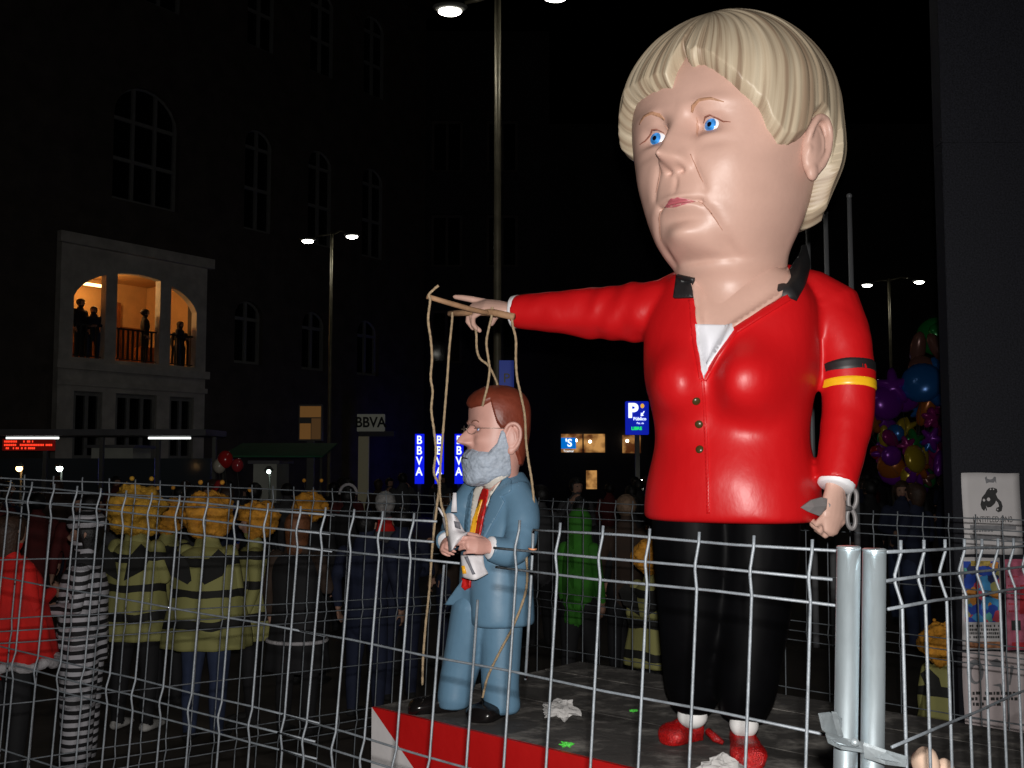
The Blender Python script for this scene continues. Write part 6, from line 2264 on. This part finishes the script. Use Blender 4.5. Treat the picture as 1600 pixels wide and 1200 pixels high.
bee('person in bee costume with a wide yellow-orange wig, beside the striped convict suit', 218, 8.0, 1.70, 165, 1, WIGY, size=0.125, shoes=SHOEW)
bee('shorter bee-costumed person whose orange wig touches the wide yellow one', 264, 8.7, 1.62, -120, 2, WIG, size=0.092)
bee('broad person in bee costume, back turned, in the middle of the bees', 328, 7.7, 1.68, 172, 4, WIG, 1.18, 0.112, legs=JEANS)
bee('bee-costumed person in side view right of the broad bee', 398, 8.2, 1.62, -75, 7, WIG, size=0.098)
kn = person('person with long brown hair and a dark coat with white trim', 468, 7.8, 1.62, 165, {'top': BROWNC, 'leg': BLACKC}, 'left', 1.05, 9, hair=dict(mat=M('chestnut_hair', (0.20, 0.075, 0.03), rough=0.6, var=0.25, scale=30, bump=0.5, bscale=70), long=0.16, puff=1.12))
drum(kn, 'coat', BLACKC, [(0.30, 0.150, 0.12), (0.45, 0.130, 0.105), (0.60, 0.115, 0.09), (0.72, 0.122, 0.092), (0.79, 0.108, 0.07), (0.825, 0.05, 0.045)], 1.62, wave=0.01)
P = [Vector((0.137 * 1.62 * math.cos(2 * math.pi * k / 40), 0.112 * 1.62 * math.sin(2 * math.pi * k / 40), 0.43 * 1.62)) for k in range(41)]
mesh('white_trim', *tube(P, 0.014, 8, cap=False), FUR, kn)
og = person('person in dark clothes with a round orange wig, apart from the bees', 487, 9.6, 1.66, 170, {'top': BLACKC}, 'down', 1.0, 12)
wig(og, 1.66, WIG, 0.092, 12)
person('person in navy suit left of the small effigy', 575, 8.4, 1.60, 160, {'top': NAVY, 'leg': NAVY}, 'down', 1.25, 14, hair=dict(mat=HAIRK, puff=1.0))
person('person in navy coat half hidden behind the navy suit', 628, 9.0, 1.60, -160, {'top': NAVY, 'leg': NAVY}, 'front', 1.15, 15, hair=dict(mat=HAIRK, puff=1.0))
wh = person('white-haired person with a red scarf behind the navy suits', 603, 10.0, 1.70, 178, {'top': GREYC}, 'down', 1.0, 16, hair=dict(mat=HAIRW, puff=1.1, curly=0.10))
drum(wh, 'scarf', RC, [(0.79, 0.085, 0.070), (0.825, 0.090, 0.078), (0.855, 0.06, 0.055), (0.865, 0.045, 0.045)], 1.70)
hb = person('person with a white headband far behind the orange wig', 545, 12.5, 1.68, 175, {'top': BLACKC}, 'down', 1.0, 17, hair=dict(mat=HAIRK, puff=1.05))
mesh('headband', *tube([Vector((0.062 * 1.68 * math.cos(a), 0.012, 0.955 * 1.68 + 0.07 * 1.68 * math.sin(a))) for a in [math.pi * k / 14 for k in range(15)]], 0.018, 8), FUR, hb)

GRN = cloth('vivid_green', (0.035, 0.20, 0.014))
gp = person('person in vivid green hooded costume between the two effigies', 905, 8.8, 1.60, 150, {'top': GRN, 'head': GRN, 'neck': GRN, 'leg': BLACKC}, 'down', 0.8, 19, face=False)
drum(gp, 'green_tunic', GRN, [(0.42, 0.070, 0.080), (0.55, 0.085, 0.085), (0.68, 0.092, 0.085), (0.79, 0.085, 0.068), (0.83, 0.07, 0.06), (0.88, 0.062, 0.065), (0.95, 0.062, 0.075), (1.0, 0.035, 0.045)], 1.60, wave=0.01)
for k in range(4):
    z = (0.50 + 0.10 * k) * 1.6
    V, Fc = slab([Vector((0, 0.135, z)), Vector((0, 0.135, z + 0.12)), Vector((0, 0.23, z + 0.10))], [(0, 1, 2)], [Vector((1, 0, 0))] * 3, 0.015)
    recalc(mesh('spike', V, Fc, GRN, gp, smooth=False).data)
person('person with light brown hair just left of the red jacket', 978, 9.8, 1.68, 175, {'top': BROWNC}, 'down', 1.0, 21, hair=dict(mat=M('light_brown_hair', (0.22, 0.14, 0.09), rough=0.7, var=0.3, scale=30, bump=0.5, bscale=70), puff=1.10, curly=0.05))
bee('small bee-costumed child behind the giant effigy\'s leg', 1020, 7.6, 1.38, 140, 22, WIG, 1.0, 0.10)
bee('very small bee-costumed child low behind the fence at the right', 1466, 6.4, 0.95, 160, 24, WIG, 1.05, 0.145)
su = person('person in red and blue hero costume far behind the bees', 343, 14.0, 1.74, 175, {'top': cloth('hero_blue', (0.03, 0.06, 0.35)), 'head': cloth('hero_red', (0.40, 0.02, 0.02)), 'neck': cloth('hero_red', (0.40, 0.02, 0.02)), 'leg': NAVY}, 'down', 1.0, 25, face=False)
# hand-held balloons far left
for (u, v, c, s, lab) in ((352, 718, (0.50, 0.02, 0.02), 0.13, 'red toy balloon above the far hero costume'), (343, 728, (0.55, 0.5, 0.4), 0.11, 'pale toy balloon above the far hero costume'), (371, 727, (0.45, 0.04, 0.05), 0.10, 'dark red toy balloon right of the pale one')):
    p = at(u, v, 15.2)
    r = empty('toy_balloon', p); tag(r, lab, 'balloon', 'toy balloons over the crowd')
    mesh('envelope', *ball((0, 0, 0), (s * 0.85, s * 0.85, s), 20, 14), M('toy_balloon_%d' % u, c, rough=0.2, coat=0.4), r)
    mesh('string', *tube([(0, 0, -s), (0.03, 0.02, -s - 0.3), (0.0, 0.0, 1.2 - p.z)], 0.004, 5), HOUS, r)

# far crowd: a few figures, copied
protos = []
PM = [({'top': BLACKC, 'leg': BLACKC}, HAIRK), ({'top': NAVY, 'leg': JEANS}, HAIRB), ({'top': GREYC, 'leg': BLACKC}, HAIRK), ({'top': BROWNC, 'leg': NAVY}, HAIRB), ({'top': DKRED, 'leg': BLACKC}, HAIRK)]
NM = ['black', 'navy', 'grey', 'brown', 'dark red']
rc_ = random.Random(5)
far = []
for k in range(64):
    u = rc_.uniform(-20, 1010) if k % 6 else rc_.uniform(1345, 1480)
    far.append((u, rc_.uniform(9.6, 24.0)))
far.sort(key=lambda t: t[1])
for k, (u, D) in enumerate(far):
    q = k % 5
    lab = '%s-clothed onlooker standing far back in the dark crowd' % NM[q]
    gp_ = '%s-clothed onlookers of the far crowd' % NM[q]
    yaw = rc_.uniform(120, 240) if rc_.random() < 0.75 else rc_.uniform(-60, 60)
    p = at(u, 720, D)
    if len(protos) <= q:
        r = person(lab, u, D, 1.68, yaw, PM[q][0], ['down', 'front', 'up', 'left', 'down'][q], 1.05, 50 + q, hair=dict(mat=PM[q][1], puff=1.05, long=0.05 * (q % 2)), group=gp_, voxel=0.016)
        protos.append(r)
    else:
        r = copy_tree(protos[q])
        r.location = (p.x, D, 0)
        r.rotation_euler = (0, 0, math.radians(yaw))
        s = rc_.uniform(0.94, 1.06)
        r.scale = (s, s, s)
    tag(r, lab, 'person', gp_)
# silhouettes on the lit balcony
tmp_n = 0
for (x, y, h, yaw, lab) in ((-1.62, 0.05, 1.78, 20, 'dark figure at the left end of the lit balcony'), (-1.16, 0.12, 1.62, -40, 'second dark figure in the left arch of the lit balcony'), (0.55, 0.10, 1.74, 60, 'dark figure standing in the middle arch of the lit balcony'), (1.80, 0.05, 1.50, 30, 'dark figure leaning in the right arch of the lit balcony'), (2.05, 0.4, 1.45, -30, 'further dark figure at the right end of the lit balcony')):
    r = copy_tree(protos[tmp_n % 2]); tmp_n += 1
    mw = bld.matrix_basis @ Vector((x, y, 4.822))
    r.location = mw
    r.rotation_euler = (0, 0, bld.rotation_euler.z + math.radians(yaw))
    s = h / 1.68
    r.scale = (s * 1.15, s * 1.15, s)
    tag(r, lab, 'person', 'people on the lit balcony')
